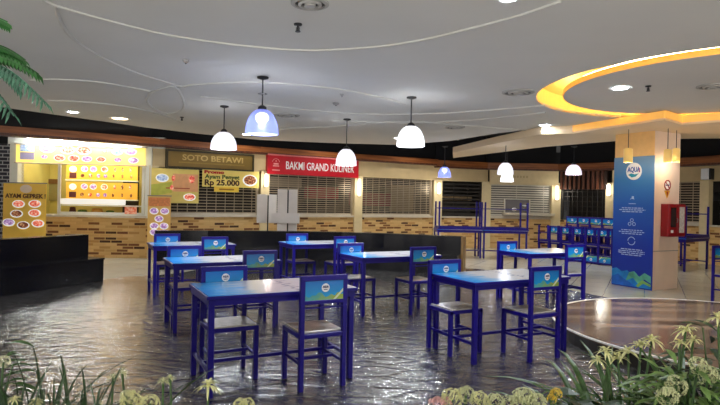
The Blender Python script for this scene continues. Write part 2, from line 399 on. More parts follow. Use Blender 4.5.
# ---------------------------------------------------------------- ceiling fittings
def downlight(px, py, rpx, label, z=CZ, power=16, warm=False):
    q = at_z(px, py, z); r = rpx / F * q.y
    t = thing('ceiling_downlight', label, 'downlight', q, 0, 'recessed ceiling downlights')
    MB().lathe([(r * .8, -.004), (r * 1.12, -.012), (r * 1.15, 0)], (0, 0, 0), 24, cap=False).build('trim_ring', WHITE, t)
    em = mat('downlight_warm', (1, .7, .4), .4, emit=6, ecol=(1, .72, .42), var=0) if warm else mat('downlight_white', (1, 1, 1), .4, emit=45, ecol=(.86, .93, 1), var=0)
    MB().lathe([(.001, -.006), (r * .82, -.006), (r * .82, -.001)], (0, 0, 0), 24, cap=False).build('lens', em, t)
    L = bpy.data.lights.new('downlight_beam', 'SPOT'); L.energy = power * 2; L.spot_size = 2.0; L.spot_blend = .8; L.shadow_soft_size = .08
    L.color = (1, .75, .5) if warm else (.88, .94, 1)
    o = bpy.data.objects.new('downlight_beam', L); COL.objects.link(o); o.location = (0, 0, -.03); o.parent = t
downlight(73, 112, 5.5, 'white downlight near the ceiling edge above the yellow stall', power=40)
downlight(120, 118.5, 9, 'warm dim downlight beside the white one above the yellow stall', power=10, warm=True)
downlight(247, 134.5, 5, 'small white downlight just below the large bluish pendant', power=26)
downlight(398, 138, 4.5, 'white downlight peeping out beside the brightest white pendant', power=26)
downlight(545, 125, 6, 'white downlight close to the amber cove ring, outside it', power=14)
downlight(508, -1.5, 8, 'white downlight cut by the top of the picture', power=50)
downlight(620, 88, 8.5, 'white downlight set in the disc within the amber cove ring', 2.962, power=130)
def sprinkler(px, py, label, z=CZ):
    q = at_z(px, py, z)
    t = thing('ceiling_sprinkler', label, 'sprinkler', q, 0, 'ceiling sprinklers')
    MB().lathe([(.035, 0), (.035, -.012), (.012, -.016)], seg=16).build('escutcheon', METAL, t, True)
    MB().tube([(0, 0, -.014), (0, 0, -.06)], .01).tube([(-.014, 0, -.03), (-.014, 0, -.062)], .003, 5).tube([(.014, 0, -.03), (.014, 0, -.062)], .003, 5).build('nozzle', METAL, t)
    MB().lathe([(.022, -.062), (.024, -.068)], seg=12).build('deflector', METAL, t)
sprinkler(298, 24, 'dark fire sprinkler above the large curved ceiling bead')
sprinkler(648, 86, 'dark fire sprinkler in the disc inside the amber ring', 2.962)
sprinkler(182, 117, 'dark fire sprinkler beside the small oval ceiling bead')
def detector(px, py, label, r=.05):
    q = at_z(px, py, CZ)
    t = thing('smoke_detector', label, 'smoke detector', q, 0, 'ceiling smoke detectors')
    MB().lathe([(r, 0), (r, -.015), (r * .7, -.03), (r * .3, -.035)], seg=20).build('housing', mat('grey_plastic', (.3, .3, .3), .5), t, True)
    MB().lathe([(r * .28, -.034), (r * .2, -.045)], seg=12).build('sensor_cap', METAL, t)
detector(336, 103, 'small grey ceiling detector between the big blue pendant and the white ones')
detector(186, 60, 'tiny ceiling detector out above the small oval bead', .035)
detector(342, 94, 'tiny dark ceiling knob above the grey detector', .025)
def diffuser(px, py, rx, label, z=CZ, m=None):
    q = at_z(px, py, z); r = rx / F * q.y
    t = thing('ceiling_air_diffuser', label, 'air vent', q, 0, 'round ceiling air diffusers')
    MB().lathe([(r, 0), (r, -.012), (r * .8, -.02), (r * .8, 0)], cap=False, seg=32).build('rim', mat('diffuser_grey', (.38, .37, .35), .6), t)
    MB().lathe([(r * .62, -.004), (r * .62, -.02), (r * .48, -.025), (r * .48, -.004)], cap=False, seg=32).lathe([(r * .3, -.004), (r * .3, -.03), (.001, -.03)], cap=False, seg=24).build('cone', mat('diffuser_cone', (.42, .41, .39), .6), t)
    MB().lathe([(r * .79, -.003), (.001, -.003)], cap=False, seg=32).build('throat', mat('diffuser_dark', (.08, .08, .08), .8), t)
diffuser(287, 115, 13, 'round air diffuser just behind the large bluish pendant')
diffuser(310, 3, 19, 'round air diffuser at the top of the picture above the sprinkler')
diffuser(518, 92, 16, 'sooty air diffuser beside the amber cove ring')
diffuser(712, 86, 14, 'round air diffuser in the disc inside the amber ring', 2.962)
diffuser(455, 127, 10, 'flat air diffuser near the ceiling edge behind the bright white pendant')
diffuser(160, 101, 10, 'air diffuser inside the small oval bead') if False else None

# ---------------------------------------------------------------- pendant lamps
def shade_mat(kind):
    """lit translucent glass: glows, and lets the bulb be seen through it"""
    nm = 'glass_shade_' + kind
    if nm in MATS: return MATS[nm]
    c, e, tr = {'white': ((.95, .92, 1), .68, .25), 'bright': ((.95, .97, 1), 1.6, .2), 'blue': ((.30, .36, 1), .62, .35), 'pink': ((1, .86, .97), .72, .2)}[kind]
    m, n, l, b = nodes(nm); setc(b, tuple(q * .12 for q in c), .2); b.inputs['Emission Color'].default_value = (*c, 1); b.inputs['Emission Strength'].default_value = e
    t = n.new('ShaderNodeBsdfTransparent'); t.inputs[0].default_value = (.9, .92, 1, 1); mx = n.new('ShaderNodeMixShader'); mx.inputs[0].default_value = tr
    l.new(b.outputs[0], mx.inputs[1]); l.new(t.outputs[0], mx.inputs[2]); l.new(mx.outputs[0], n['Material Output'].inputs[0])
    MATS[nm] = m; return m
BULB = mat('lamp_bulb', (1, 1, 1), .4, emit=9, ecol=(.92, .95, 1), var=0)
def pendant(px, cy, ty, by, wpx, kind, label, d=None, ring=None, power=14):
    if d is None: q = at_z(px, cy, CZ); zc = CZ
    else: q = at_d(px, cy, d); zc = q.z
    d = q.y
    zt = at_d(px, ty + .06 * (by - ty), d).z - zc; zb = at_d(px, by - .05 * (by - ty), d).z - zc; r = wpx / 2 / F * d; h = zt - zb
    t = thing('pendant_lamp', label, 'pendant lamp', q, 0, 'glass dome pendant lamps')
    MB().lathe([(.07, 0), (.07, -.02), (.02, -.035)], seg=20).build('canopy', METAL, t, True)
    MB().tube([(0, 0, -.02), (0, 0, zt + .02)], .009, 8).build('cord', METAL, t)
    if ring: 
        zr = at_d(px, ring, d).z - zc; MB().lathe([(.045, zr - .006), (.06, zr), (.045, zr + .006)], seg=20).build('collar', METAL, t, True)
    MB().lathe([(.025, zt + .05), (.05, zt + .03), (.06, zt - .015)], seg=20).build('socket', METAL, t, True)
    prof = []
    for k in range(13):
        a = k / 12 * PI / 2
        prof.append((r * (.19 + .81 * math.sin(a) ** 1.05), zb + h * math.cos(a) if k < 12 else zb))
    prof += [(r * 1.0, zb - .006)]
    inner = [(rr * .96, z - .004) for rr, z in prof[::-1]]
    MB().lathe(prof + inner, seg=36, cap=False).build('shade', shade_mat(kind), t, True)
    bz = zb + h * .66
    MB().sphere((0, 0, bz), r * .42, 16, (1, 1, .8)).build('bulb', BULB, t, True)
    for nm, kd, e, loc in (('lamp_light', 'POINT', power * 4, (0, 0, bz - r * .45)), ('lamp_uplight', 'SPOT', power * .10, (0, 0, zt + .09))):
        L = bpy.data.lights.new(nm, kd); L.energy = e; L.shadow_soft_size = .06; L.color = (.9, .94, 1)
        o = bpy.data.objects.new(nm, L); COL.objects.link(o); o.location = loc; o.parent = t
        if kd == 'SPOT': L.spot_size = 3.05; L.spot_blend = .6; o.rotation_euler = (PI, 0, 0)
pendant(263, 77, 108, 135, 33, 'blue', 'largest pendant lamp, clear bluish glass dome with a bright bulb', ring=94, power=22)
pendant(224.5, 106, 131, 150, 26, 'white', 'white glass dome pendant hanging before the olive gold shop sign')
pendant(347, 119, 148, 166, 21, 'white', 'pinkish white dome pendant hanging before the red shop sign')
pendant(411.5, 97, 125, 147, 28, 'bright', 'brightest white dome pendant, hung before the beige fascia', power=22)
pendant(445, 146, 166, 177.5, 13, 'blue', 'small bluish dome pendant by the far end of the beige fascia', 13.5, power=8)
pendant(506, 137, 162, 175, 16, 'white', 'white dome pendant hung over the pale shutter, upper one of two overlapping', 12.6, power=8)
pendant(507.5, 146, 172, 182, 13, 'bright', 'white dome pendant over pale shutter, lower one of two overlapping', 15.5, power=8)
pendant(574, 146, 164, 175, 15.5, 'pink', 'pinkish dome pendant hanging before the dark wood slats', 13.2, power=8)
# two amber glass cylinders hung from the soffit at the pillar
def cyl_lamp(px, y0, y1, wpx, top, d, label):
    q = at_d(px, top, d); zt = at_d(px, y0, d).z - 2.8; zb = at_d(px, y1, d).z - 2.8; r = wpx / 2 / F * d
    t = thing('cylinder_lamp', label, 'pendant lamp', (q.x, q.y, 2.8), 0, 'amber cylinder lamps at the pillar')
    MB().tube([(0, 0, 0), (0, 0, zt)], .006, 6).build('cord', METAL, t)
    MB().lathe([(r * .5, zt + .015), (r, zt), (r, zb), (r * .9, zb), (r * .9, zt - .01)], seg=24, cap=False).build('shade', mat('amber_glass', srgb(246, 210, 120), .3, emit=.10, ecol=(1, .72, .3), var=.05), t, True)
    MB().lathe([(.001, zb + .03), (r * .5, zb + .03), (r * .5, zb + .08)], seg=16).build('bulb', mat('warm_bulb', (1, .85, .6), .4, emit=5, ecol=(1, .82, .55), var=0), t)
    L = bpy.data.lights.new('amber_glow', 'POINT'); L.energy = 2.6; L.color = (1, .80, .55); L.shadow_soft_size = .05
    o = bpy.data.objects.new('amber_glow', L); COL.objects.link(o); o.parent = t; o.location = (0, 0, zb - .05)
cyl_lamp(628.5, 149, 162.5, 8.5, 131, 9.55, 'amber cylinder lamp hanging before the blue banner face')
cyl_lamp(668, 150, 162.5, 7.5, 131, 9.35, 'amber cylinder lamp hanging before the pale pillar face')
cyl_lamp(676.5, 149, 162, 7, 131, 9.55, 'amber cylinder lamp at the outer corner of the pale pillar face')
# ---------------------------------------------------------------- pillar and its fittings
TH = math.radians(28.0); U = Vector((math.cos(TH), math.sin(TH), 0)); V = Vector((-U.y, U.x, 0))
PC = Vector((5.14, 9.63, 0)); PW, PV = .73, .78
pl = MB().box(0, PW, 0, PV, 0, 2.8).build('pillar', PILL); struct(place(pl, PC, TH))
struct(place(MB().box(-.012, 0, .0, PV, 2.365, 2.8).build('pillar_cladding', TANP), PC, TH))
struct(place(MB().box(.0, PW + .002, -.004, .0, .68, .69).build('pillar_joint', GREY), PC, TH))
# banner on the left-hand face: local frame x along the face (left to right as seen), -y outward
bo = PC + V * PV; ba = TH - PI / 2
BN = thing('pillar_banner', 'tall blue printed banner on the pillar with white round logo and icons', 'banner', bo, ba)
BG = grad_mat('banner_print', [(0, (.005, .03, .32)), (.3, (.006, .035, .42)), (.62, (.012, .11, .52)), (.82, (.04, .2, .5)), (1, (.16, .30, .50))])
MB().box(.0, PV + .02, -.03, -.014, .0, 2.365).build('sheet', BG, BN)
bx = PV / 2; FY = -.031
MB().disc_xz(bx + .02, 2.10, .155, .155, FY - .004, FY, 36).build('logo_disc', WHITE, BN)
text('logo_lettering', 'AQUA', .125, mat('logo_blue', (.02, .08, .4), .4, var=0), BN, bx + .02, FY - .006, 2.125, .25, .003)
MB().slab_xz([(bx - .09, 2.040), (bx - .03, 2.065), (bx + .04, 2.045), (bx + .12, 2.060), (bx + .06, 2.005), (bx - .02, 1.990)], FY - .007, FY - .003).build('logo_wave', mat('logo_teal', (.01, .3, .45), .4, var=0), BN)
MB().slab_xz([(bx + .115, 2.080), (bx + .145, 2.080), (bx + .138, 2.155), (bx + .122, 2.155)], FY - .008, FY - .003).build('logo_accent', mat('logo_red', (.6, .02, .05), .4, var=0), BN)
text('tagline', '1 0 0 %', .05, mat('pale_print', (.35, .5, .8), .4, var=0), BN, bx + .02, FY, 1.50, .22) if False else None
PP = mat('pale_banner_print', (.55, .68, .95), .4, var=0)
def ring_xz(mb, cx, cz, r, w, y0, y1, a0=0, a1=2 * PI, n=18):
    for k in range(n):
        a = a0 + (a1 - a0) * k / n; b_ = a0 + (a1 - a0) * (k + 1) / n
        mb.slab_xz([(cx + r * math.cos(a), cz + r * math.sin(a)), (cx + (r + w) * math.cos(a), cz + (r + w) * math.sin(a)), (cx + (r + w) * math.cos(b_), cz + (r + w) * math.sin(b_)), (cx + r * math.cos(b_), cz + r * math.sin(b_))], y0, y1)
    return mb
ic = MB(); ring_xz(ic, bx, 1.58, .035, .008, FY - .003, FY, .3, PI - .3, 8); ic.box(bx - .07, bx + .07, FY - .003, FY, 1.51, 1.52); ic.box(bx - .01, bx + .03, FY - .003, FY, 1.60, 1.65); ic.build('hand_icon', PP, BN)
ic = MB()
for k in range(3):
    a = PI / 2 + k * 2 * PI / 3; ring_xz(ic, bx + .05 * math.cos(a), 1.17 + .045 * math.sin(a), .025, .009, FY - .003, FY, 0, 2 * PI, 10)
ic.build('recycling_icon', PP, BN)
ic = MB(); ring_xz(ic, bx, .84, .065, .012, FY - .003, FY, .4, PI * 1.0, 12); ring_xz(ic, bx, .84, .065, .012, FY - .003, FY, PI + .4, PI * 2.0, 12); ic.build('circle_arrow_icon', PP, BN)
for zz, n in ((1.43, 3), (1.03, 3), (.68, 4)):
    mb = MB()
    for k in range(n):
        w = .26 - .05 * (k == 0) - .06 * (k == n - 1)
        x = bx - w
        while x < bx + w:
            dx = random.uniform(.03, .09); mb.box(x, min(x + dx, bx + w), FY - .002, FY, zz - k * .034, zz - k * .034 + .014); x += dx + .015
    mb.build('caption', PP, BN)
def wave(name, pts, m, dy):
    MB().slab_xz(pts, FY - dy, FY - .001).build(name, m, BN)
wave('cyan_wave', [(0, .02), (0, .30), (.10, .33), (.20, .27), (.32, .30), (.46, .2), (.6, .17), (.78, .06), (.78, .02)], mat('banner_cyan', (.01, .22, .62), .4, var=.3, scale=6), .002)
wave('green_wave', [(.28, .10), (.36, .27), (.46, .30), (.56, .21), (.66, .29), (.78, .24), (.78, .12), (.66, .18), (.56, .06), (.44, .18)], mat('banner_green', (.10, .42, .30), .4, var=.4, scale=6), .003)
wave('teal_wave', [(0, .02), (0, .16), (.14, .22), (.26, .14), (.40, .08), (.5, .02)], mat('banner_teal', (.01, .12, .55), .4, var=.3, scale=7), .004)
wave('lime_wave', [(.5, .05), (.62, .16), (.78, .10), (.78, .06), (.64, .10), (.54, .02)], mat('banner_lime', (.25, .5, .12), .4, var=.3, scale=7), .005)
# right-hand pillar face: x along U, outward -y
RX = lambda px, y=0.: None
t = thing('fire_hose_cabinet', 'red fire hose cabinet with glass door mounted on the pale pillar', 'fire cabinet', PC, TH)
z0, z1 = at_d(668, 236.5, 9.75).z, at_d(668, 204, 9.75).z
MB().box(.20, .70, -.14, -.002, z0, z1).build('cabinet_body', RED, t, bevel=.006)
MB().box(.215, .44, -.155, -.141, z0 + .02, z1 - .02).build('door', RED, t, bevel=.003)
MB().box(.255, .40, -.160, -.154, z0 + .17, z1 - .06).build('door_glass', GLASS, t)
MB().box(.45, .685, -.155, -.141, z0 + .02, z1 - .02).build('hose_panel', RED, t, bevel=.003)
MB().box(.50, .64, -.160, -.154, z0 + .07, z1 - .05).build('notice_sheet', mat('white_notice', (.62, .60, .58), .5, var=.25, scale=25), t)
MB().box(.26, .33, -.160, -.154, z0 + .07, z0 + .12).build('small_label', WHITE, t)
MB().tube([(.425, -.156, z0 + .25), (.425, -.175, z0 + .27), (.425, -.175, z0 + .31), (.425, -.156, z0 + .33)], .006, 6).build('handle', GREY, t)
t = thing('no_smoking_sign', 'round red no-smoking sign on the pale pillar above the fire cabinet', 'sign', PC, TH)
cz = at_d(667, 185, 9.75).z; cx = .37
MB().disc_xz(cx, cz, .092, .092, -.006, -.001, 28).build('sign_plate', WHITE, t)
mb = MB(); ring_xz(mb, cx, cz, .072, .022, -.011, -.005, 0, 2 * PI, 28)
mb.box(-.08, .08, -.011, -.006, -.009, .009, Matrix.Translation((cx, 0, cz)) @ Matrix.Rotation(.8, 4, 'Y')); mb.build('red_ring', RED, t)
MB().box(cx - .05, cx + .03, -.009, -.005, cz - .012, cz + .008).box(cx + .035, cx + .05, -.009, -.005, cz - .012, cz + .03).build('cigarette_mark', INK, t)
t = thing('hydrant_marker', 'small yellow and red arrow marker under the no-smoking sign', 'sign', PC, TH)
cz = at_d(667, 194.5, 9.75).z
MB().slab_xz([(cx - .085, cz + .07), (cx + .085, cz + .07), (cx, cz - .07)], -.005, -.001).build('triangle', mat('amber_sign', srgb(230, 170, 50), .4), t)
MB().slab_xz([(cx - .025, cz + .05), (cx + .025, cz + .05), (cx, cz - .03)], -.008, -.004).build('arrow', RED, t)
L = bpy.data.lights.new('pillar_spot', 'SPOT'); L.energy = 9; L.spot_size = 1.2; L.spot_blend = .8; L.color = (.92, .93, 1); L.shadow_soft_size = .05
o = bpy.data.objects.new('pillar_spot', L); COL.objects.link(o)
o.location = PC + U * .37 - V * .28 + Vector((0, 0, 2.74)); o.rotation_euler = (Vector((0, 0, 1.75)) + PC + U * .37 - o.location).to_track_quat('-Z', 'Y').to_euler()

# ---------------------------------------------------------------- shopfront wall: a shallow arc of straight bays
WP = [(-30, 12.6), (150, 13.0), (265, 14.6), (357, 16.2), (437, 17.6), (487, 18.2), (557, 18.2), (612, 17.0), (700, 14.6), (800, 12.6)]
WX = [Vector(((px - 360) / F * d, d, 0)) for px, d in WP]
ANG = [math.atan2(WX[i + 1].y - WX[i].y, WX[i + 1].x - WX[i].x) for i in range(len(WX) - 1)]
LEN = [(WX[i + 1] - WX[i]).length for i in range(len(WX) - 1)]
def on(i, px, py=190):
    """distance along bay i, and depth, where the view through column px meets it"""
    r = Vector(((px - 360 + RL * (py - Y0)) / F, 1)); a = WX[i]; e = Vector((math.cos(ANG[i]), math.sin(ANG[i])))
    # a + s e = t r
    det = e.x * (-r.y) - (-r.x) * e.y
    s = ((-a.x) * (-r.y) - (-r.x) * (-a.y)) / det
    return s, a.y + s * e.y
def wz(i, px, py):
    s, d = on(i, px, py); return at_d(px, py, d).z
SZ, FZ0, FZ1 = .98, 2.17, 2.63
SL = Vector((0, 0, 0))
for i in range(len(LEN)):
    L_ = LEN[i]
    if i == 0: continue
    struct(place(MB().box(0, L_, 0, .16, 0, SZ).build('wall_ledge_stone', STONE), WX[i], ANG[i]))
    if i != 6: struct(place(MB().box(.0, L_, -.05, .16, SZ, SZ + .045).build('trim_sill', SILL), WX[i], ANG[i]))
struct(place(MB().box(0, LEN[0], 0, .16, 0, SZ - .03).build('wall_ledge_stone', STONE), WX[0], ANG[0]))
# dim rooms behind the bays: back wall, and black wall above the fascias
for i in range(1, len(LEN)):
    struct(place(MB().box(-.3, LEN[i] + .3, 1.7, 1.75, 0, 3.7).build('wall_shop_back', DARKIN), WX[i], ANG[i]))
for i in range(len(LEN)):
    struct(place(MB().box(0, LEN[i], .17, .2, FZ1, 3.7).build('wall_void', BLACK), WX[i], ANG[i]))
struct(MB().box(-14.8, -14.6, -2, 24, 0, 3.7).build('wall_left', BLACK)); struct(MB().box(15, 15.2, -2, 24, 0, 3.7).build('wall_right', BLACK))
struct(MB().box(-14.8, 15.2, 23.4, 23.6, 0, 3.7).build('wall_back', BLACK))
# fascias
for i, m in ((1, BEIGE), (2, BEIGE), (3, BEIGE), (4, BEIGE), (7, BEIGE), (8, BEIGE)):
    struct(place(MB().box(0, LEN[i], -.02, .16, FZ0, FZ1 + .02).build('wall_fascia', m), WX[i], ANG[i]))
# posts at the joints
for i, px in ((1, 153), (2, 264), (3, 357.5), (4, 437), (5, 486), (5, 555.5), (7, 611), (7, 706)):
    s, d = on(i if px not in (264, 357.5, 437) else i, px)
    w = 4.5 / F * d
    struct(place(MB().box(s - w, s + w, -.08, .1, 0, FZ0 + .02).build('wall_post', POST), WX[i], ANG[i]))
# wooden beam running above the shops
bp_ = [at_z(x, y, 2.82).to_2d() for x, y in ((-40, 122), (0, 125.5), (80, 131.5), (160, 138.5))] + [Vector(((260 - 360) / F * 14.35, 14.35)), Vector(((350 - 360) / F * 15.85, 15.85)), Vector(((437 - 360) / F * 17.3, 17.3)), Vector(((487 - 360) / F * 17.9, 17.9)), Vector(((557 - 360) / F * 17.9, 17.9)), Vector(((613 - 360) / F * 16.7, 16.7)), Vector(((790 - 360) / F * 12.4, 12.4))]
for n, (a, b_) in enumerate(zip(bp_, bp_[1:])):
    d = b_ - a
    z0, z1 = (2.68, 2.82) if n < 6 else (2.62, 2.8)
    struct(place(MB().box(-.01, d.length + .01, 0, .1, z0, z1).build('wall_beam', BEAM), (a.x, a.y, 0), math.atan2(d.y, d.x)))
    struct(place(MB().box(-.01, d.length + .01, .02, .3, z0 - .05, z0).build('wall_beam_soffit', SLATW), (a.x, a.y, 0), math.atan2(d.y, d.x)))

def shutter(i, px0, px1, label, m=STEEL, pitch=.062, bar=.02, rods=.24, z0=None, z1=None, dy=.06, sub='bar_grille'):
    s0, d0 = on(i, px0); s1, d1 = on(i, px1)
    z0 = SZ + .045 if z0 is None else z0; z1 = FZ0 if z1 is None else z1
    t = thing('roller_shutter', label, 'shutter', WX[i] + Vector((math.cos(ANG[i]), math.sin(ANG[i]), 0)) * s0, ANG[i], 'closed roller shutters of the food stalls')
    w = s1 - s0
    mb = MB(); z = z0 + .06
    while z < z1 - .01: mb.box(.02, w - .02, dy, dy + .014, z, z + bar); z += pitch
    x = rods
    while x < w - .05: mb.box(x - .006, x + .006, dy + .004, dy + .02, z0 + .04, z1); x += rods
    mb.build('curtain', m, t)
    MB().box(.01, w - .01, dy - .01, dy + .03, z0, z0 + .055).build('bottom_bar', SILL if m is not STEELD else STEELD, t)
    for x in (0, w): MB().box(x - .025, x + .025, dy - .02, dy + .04, z0, z1).build('guide_rail', m, t)
    return t
shutter(1, 158, 258, 'bar shutter partly covered by posters under the olive gold sign', pitch=.075)
shutter(2, 269, 353, 'bar shutter with faint red behind it under the red sign', pitch=.06, rods=.3)
shutter(3, 361, 432, 'bar shutter under the plain beige fascia', pitch=.055, rods=.22)
shutter(4, 441, 482, 'dim half-covered shutter behind the stacked tables', m=STEELD, pitch=.12, bar=.05, rods=.5)
shutter(5, 490, 551, 'pale slatted shutter behind the overlapping pendants', m=STEELW, pitch=.075, bar=.045, rods=.9)
shutter(6, 562, 608, 'black grid shutter under the dark wood slats', m=STEELD, pitch=.16, bar=.02, rods=.16, z0=.4, z1=1.97)
shutter(7, 655, 701, 'bar shutter seen just past the pale pillar', pitch=.07, rods=.35)
# things dimly seen inside the shut stalls
def inside(i, px0, px1, y0, y1, dy, name, label, cat, m, leg=True):
    s0, _ = on(i, px0); s1, _ = on(i, px1); za, zb = wz(i, px0, y1), wz(i, px0, y0)
    t = thing(name, label, cat, WX[i] + Vector((math.cos(ANG[i]), math.sin(ANG[i]), 0)) * s0, ANG[i])
    MB().box(0, s1 - s0, dy, dy + .35, za, zb).build('panel', m, t, bevel=.01)
    if leg: MB().box(.04, s1 - s0 - .04, dy + .04, dy + .31, 0, za).build('base', DARKIN, t)
    return t
inside(2, 322, 352, 186, 199, .75, 'red_counter', 'dim red counter behind the shutter under the red sign', 'counter', mat('dim_red_cloth', srgb(150, 30, 40), .6))
inside(3, 366, 404, 192, 206, .75, 'red_cabinet', 'dim dark red cabinet behind the shutter under the beige fascia', 'cabinet', mat('dim_maroon', srgb(120, 30, 44), .6))
inside(3, 406, 430, 184, 212, .9, 'beige_cupboard', 'dim beige cupboard behind the shutter under the beige fascia', 'cupboard', mat('dim_beige_wood', srgb(140, 118, 86), .6))
inside(2, 275, 318, 176, 186, 1.0, 'kitchen_hood', 'dim grey kitchen hood behind the shutter under the red sign', 'kitchen hood', mat('dim_grey', srgb(150, 138, 118), .5))
inside(4, 447, 480, 196, 200, .5, 'wall_shelf', 'dim shelf inside the half-covered stall behind stacked tables', 'shelf', mat('dim_wood', srgb(150, 128, 92), .6), True)
inside(7, 682, 698, 192, 200, .7, 'cooking_pot_stand', 'dark stand inside the stall past the pale pillar', 'stand', mat('dim_iron', (.03, .03, .03), .5))
# white service counter window in the pale shutter
s0, d0 = on(5, 505); s1, _ = on(5, 530); za, zb = wz(5, 515, 213), wz(5, 515, 199)
t = thing('serving_hatch', 'small dark serving hatch with flowers in the pale slatted shutter', 'hatch', WX[5] + Vector((math.cos(ANG[5]), math.sin(ANG[5]), 0)) * s0, ANG[5])
MB().box(0, s1 - s0, .02, .045, za, zb).build('hatch_opening', GLASS, t)
mb = MB()
for x in (0, s1 - s0): mb.box(x - .02, x + .02, .0, .05, za, zb)
mb.box(0, s1 - s0, .0, .05, zb - .02, zb + .02).build('hatch_frame', STEELW, t)
MB().sphere((.38 * (s1 - s0), .0, za + .12), .07, 10, (1.3, .5, .8)).sphere((.78 * (s1 - s0), .0, za + .25), .05, 10, (1.6, .4, .6)).build('white_flowers', WHITE, t, True)
s0, d0 = on(5, 503); s1, _ = on(5, 553); za = wz(5, 530, 215.5); zb = wz(5, 530, 213)
struct(place(MB().box(s0, s1, -.22, .05, za, zb).build('trim_counter_ledge', SILL), WX[5], ANG[5]))

# glowing tubes added to stand for the lit tops of the posts
TUBE = mat('post_glow_tube', (1, .97, .9), .4, emit=1.6, ecol=(1, .95, .84), var=0)
def post_glow(i, px, y0, y1, label, w=1.7, dy=-.12, e=5):
    s, d = on(i, px); za, zb = wz(i, px, y1), wz(i, px, y0); r = w / F * d
    t = thing('post_glow', label, 'wall lamp', WX[i] + Vector((math.cos(ANG[i]), math.sin(ANG[i]), 0)) * s, ANG[i], 'glowing tubes added on the shop posts')
    MB().lathe([(r * .6, za), (r, za + .03), (r, zb - .03), (r * .6, zb)], (0, dy - r * .3, 0), 14).build('tube', TUBE, t, True)
    MB().box(-r, r, dy, -.081, zb - .05, zb + .02).box(-r, r, dy, -.081, za, za + .05).build('bracket', POST, t)
    L = bpy.data.lights.new('tube_fill', 'POINT'); L.energy = e; L.color = (1, .93, .80); L.shadow_soft_size = .1  # point light added before the tube to brighten post and stone
    o = bpy.data.objects.new('tube_fill', L); COL.objects.link(o); o.parent = t; o.location = (0, dy - .28, (za + zb) / 2)
post_glow(2, 264, 174, 187, 'glowing tube added for the lit post top between olive gold and red signs')
post_glow(3, 357, 179, 196, 'glowing tube added for the lit post top under the red sign end', 1.4)
post_glow(4, 437, 183, 194, 'glowing tube added for the lit post top under the small bluish pendant', 1.4)
post_glow(5, 555.5, 186, 200, 'glowing tube added for the lit post top beside the dark wood slats', 1.6)
post_glow(7, 611.5, 184, 196, 'glowing tube added for the lit post top half hidden by the blue banner', 1.8)
t = thing('wall_spotlight', 'white box lamp at the top of the post past the pale pillar', 'wall lamp', WX[7] + Vector((math.cos(ANG[7]), math.sin(ANG[7]), 0)) * on(7, 711)[0], ANG[7])
za, zb = wz(7, 711, 180), wz(7, 711, 169)
MB().box(-.10, .10, -.30, -.10, za, zb).build('housing', WHITE, t, bevel=.01); MB().box(-.03, .03, -.1, -.02, za + .1, zb - .1).build('bracket', METAL, t); MB().box(.10, .13, -.28, -.1, za, zb).build('side_plate', METAL, t)

# ---------------------------------------------------------------- signs
def sign_frame(i, px0, px1, y0a, y1a):
    s0, d0 = on(i, px0); s1, d1 = on(i, px1)
    return WX[i] + Vector((math.cos(ANG[i]), math.sin(ANG[i]), 0)) * s0, s1 - s0
o_, w = sign_frame(1, 166, 250, 0, 0)
t = thing('shop_sign', 'olive gold shop sign with raised letters in a dark frame', 'shop sign', o_, ANG[1])
za, zb = 2.2, 2.56
MB().box(0, w, -.12, -.025, za, zb).build('panel', mat('olive_gold_panel', srgb(140, 112, 48), .45, var=.12, scale=4), t)
MB().box(-.04, w + .04, -.15, -.025, zb, zb + .04).box(-.04, w + .04, -.15, -.025, za - .04, za).box(-.04, 0, -.15, -.025, za, zb).box(w, w + .04, -.15, -.025, za, zb).build('frame', mat('dark_sign_frame', srgb(58, 50, 24), .5), t)
text('lettering', 'SOTO BETAWI', .19, mat('gold_letters', srgb(206, 176, 104), .4), t, w * .52, -.125, zb - .13, w * .72, .004)
MB().box(w * .12, w * .9, -.124, -.12, za + .09, za + .12).build('small_print', mat('gold_print', srgb(164, 132, 60), .5), t)
o_, w = sign_frame(2, 264.8, 355.5, 0, 0)
t = thing('shop_sign', 'red shop sign with white capital letters and a small emblem', 'shop sign', o_, ANG[2])
za, zb = 2.13, 2.65
MB().box(0, w, -.14, -.025, za, zb).build('panel', REDSIGN, t)
MB().box(0, w, -.16, -.14, zb - .03, zb + .01).build('top_edge', mat('pale_red_edge', srgb(214, 120, 120), .5), t)
text('lettering', 'BAKMI GRAND KULINER', .30, WHITE, t, w * .565, -.145, (za + zb) / 2 - .01, w * .755, .002)
mb = MB(); ex = w * .085; ring_xz(mb, ex, za + .30, .10, .012, -.146, -.14, .2, PI - .2, 10); mb.box(ex - .09, ex + .09, -.146, -.14, za + .20, za + .23).box(ex - .07, ex + .07, -.146, -.14, za + .25, za + .29).box(ex - .02, ex + .02, -.146, -.14, za + .33, za + .36)
mb.box(ex - .11, ex + .11, -.146, -.14, za + .09, za + .12).build('emblem', mat('emblem_pink', srgb(228, 150, 150), .5), t)
o_, w = sign_frame(5, 489, 557, 0, 0)
t = thing('shop_sign', 'pale beige blank shop sign above the pale slatted shutter', 'shop sign', o_, ANG[5])
za, zb = 2.14, 2.64
MB().box(0, w, -.12, -.0, za, zb).build('panel', mat('pale_beige_sign', srgb(226, 206, 160), .5, var=.05), t)
MB().box(0, w, -.14, -.0, za - .04, za).box(0, w, -.14, -.0, zb, zb + .04).build('frame', POST, t)
mb = MB(); x = w * .30
while x < w * .56: mb.box(x, x + .06, -.123, -.119, za + .19, za + .26); x += .1
mb.build('faded_print', mat('faded_print', srgb(200, 178, 132), .5), t)
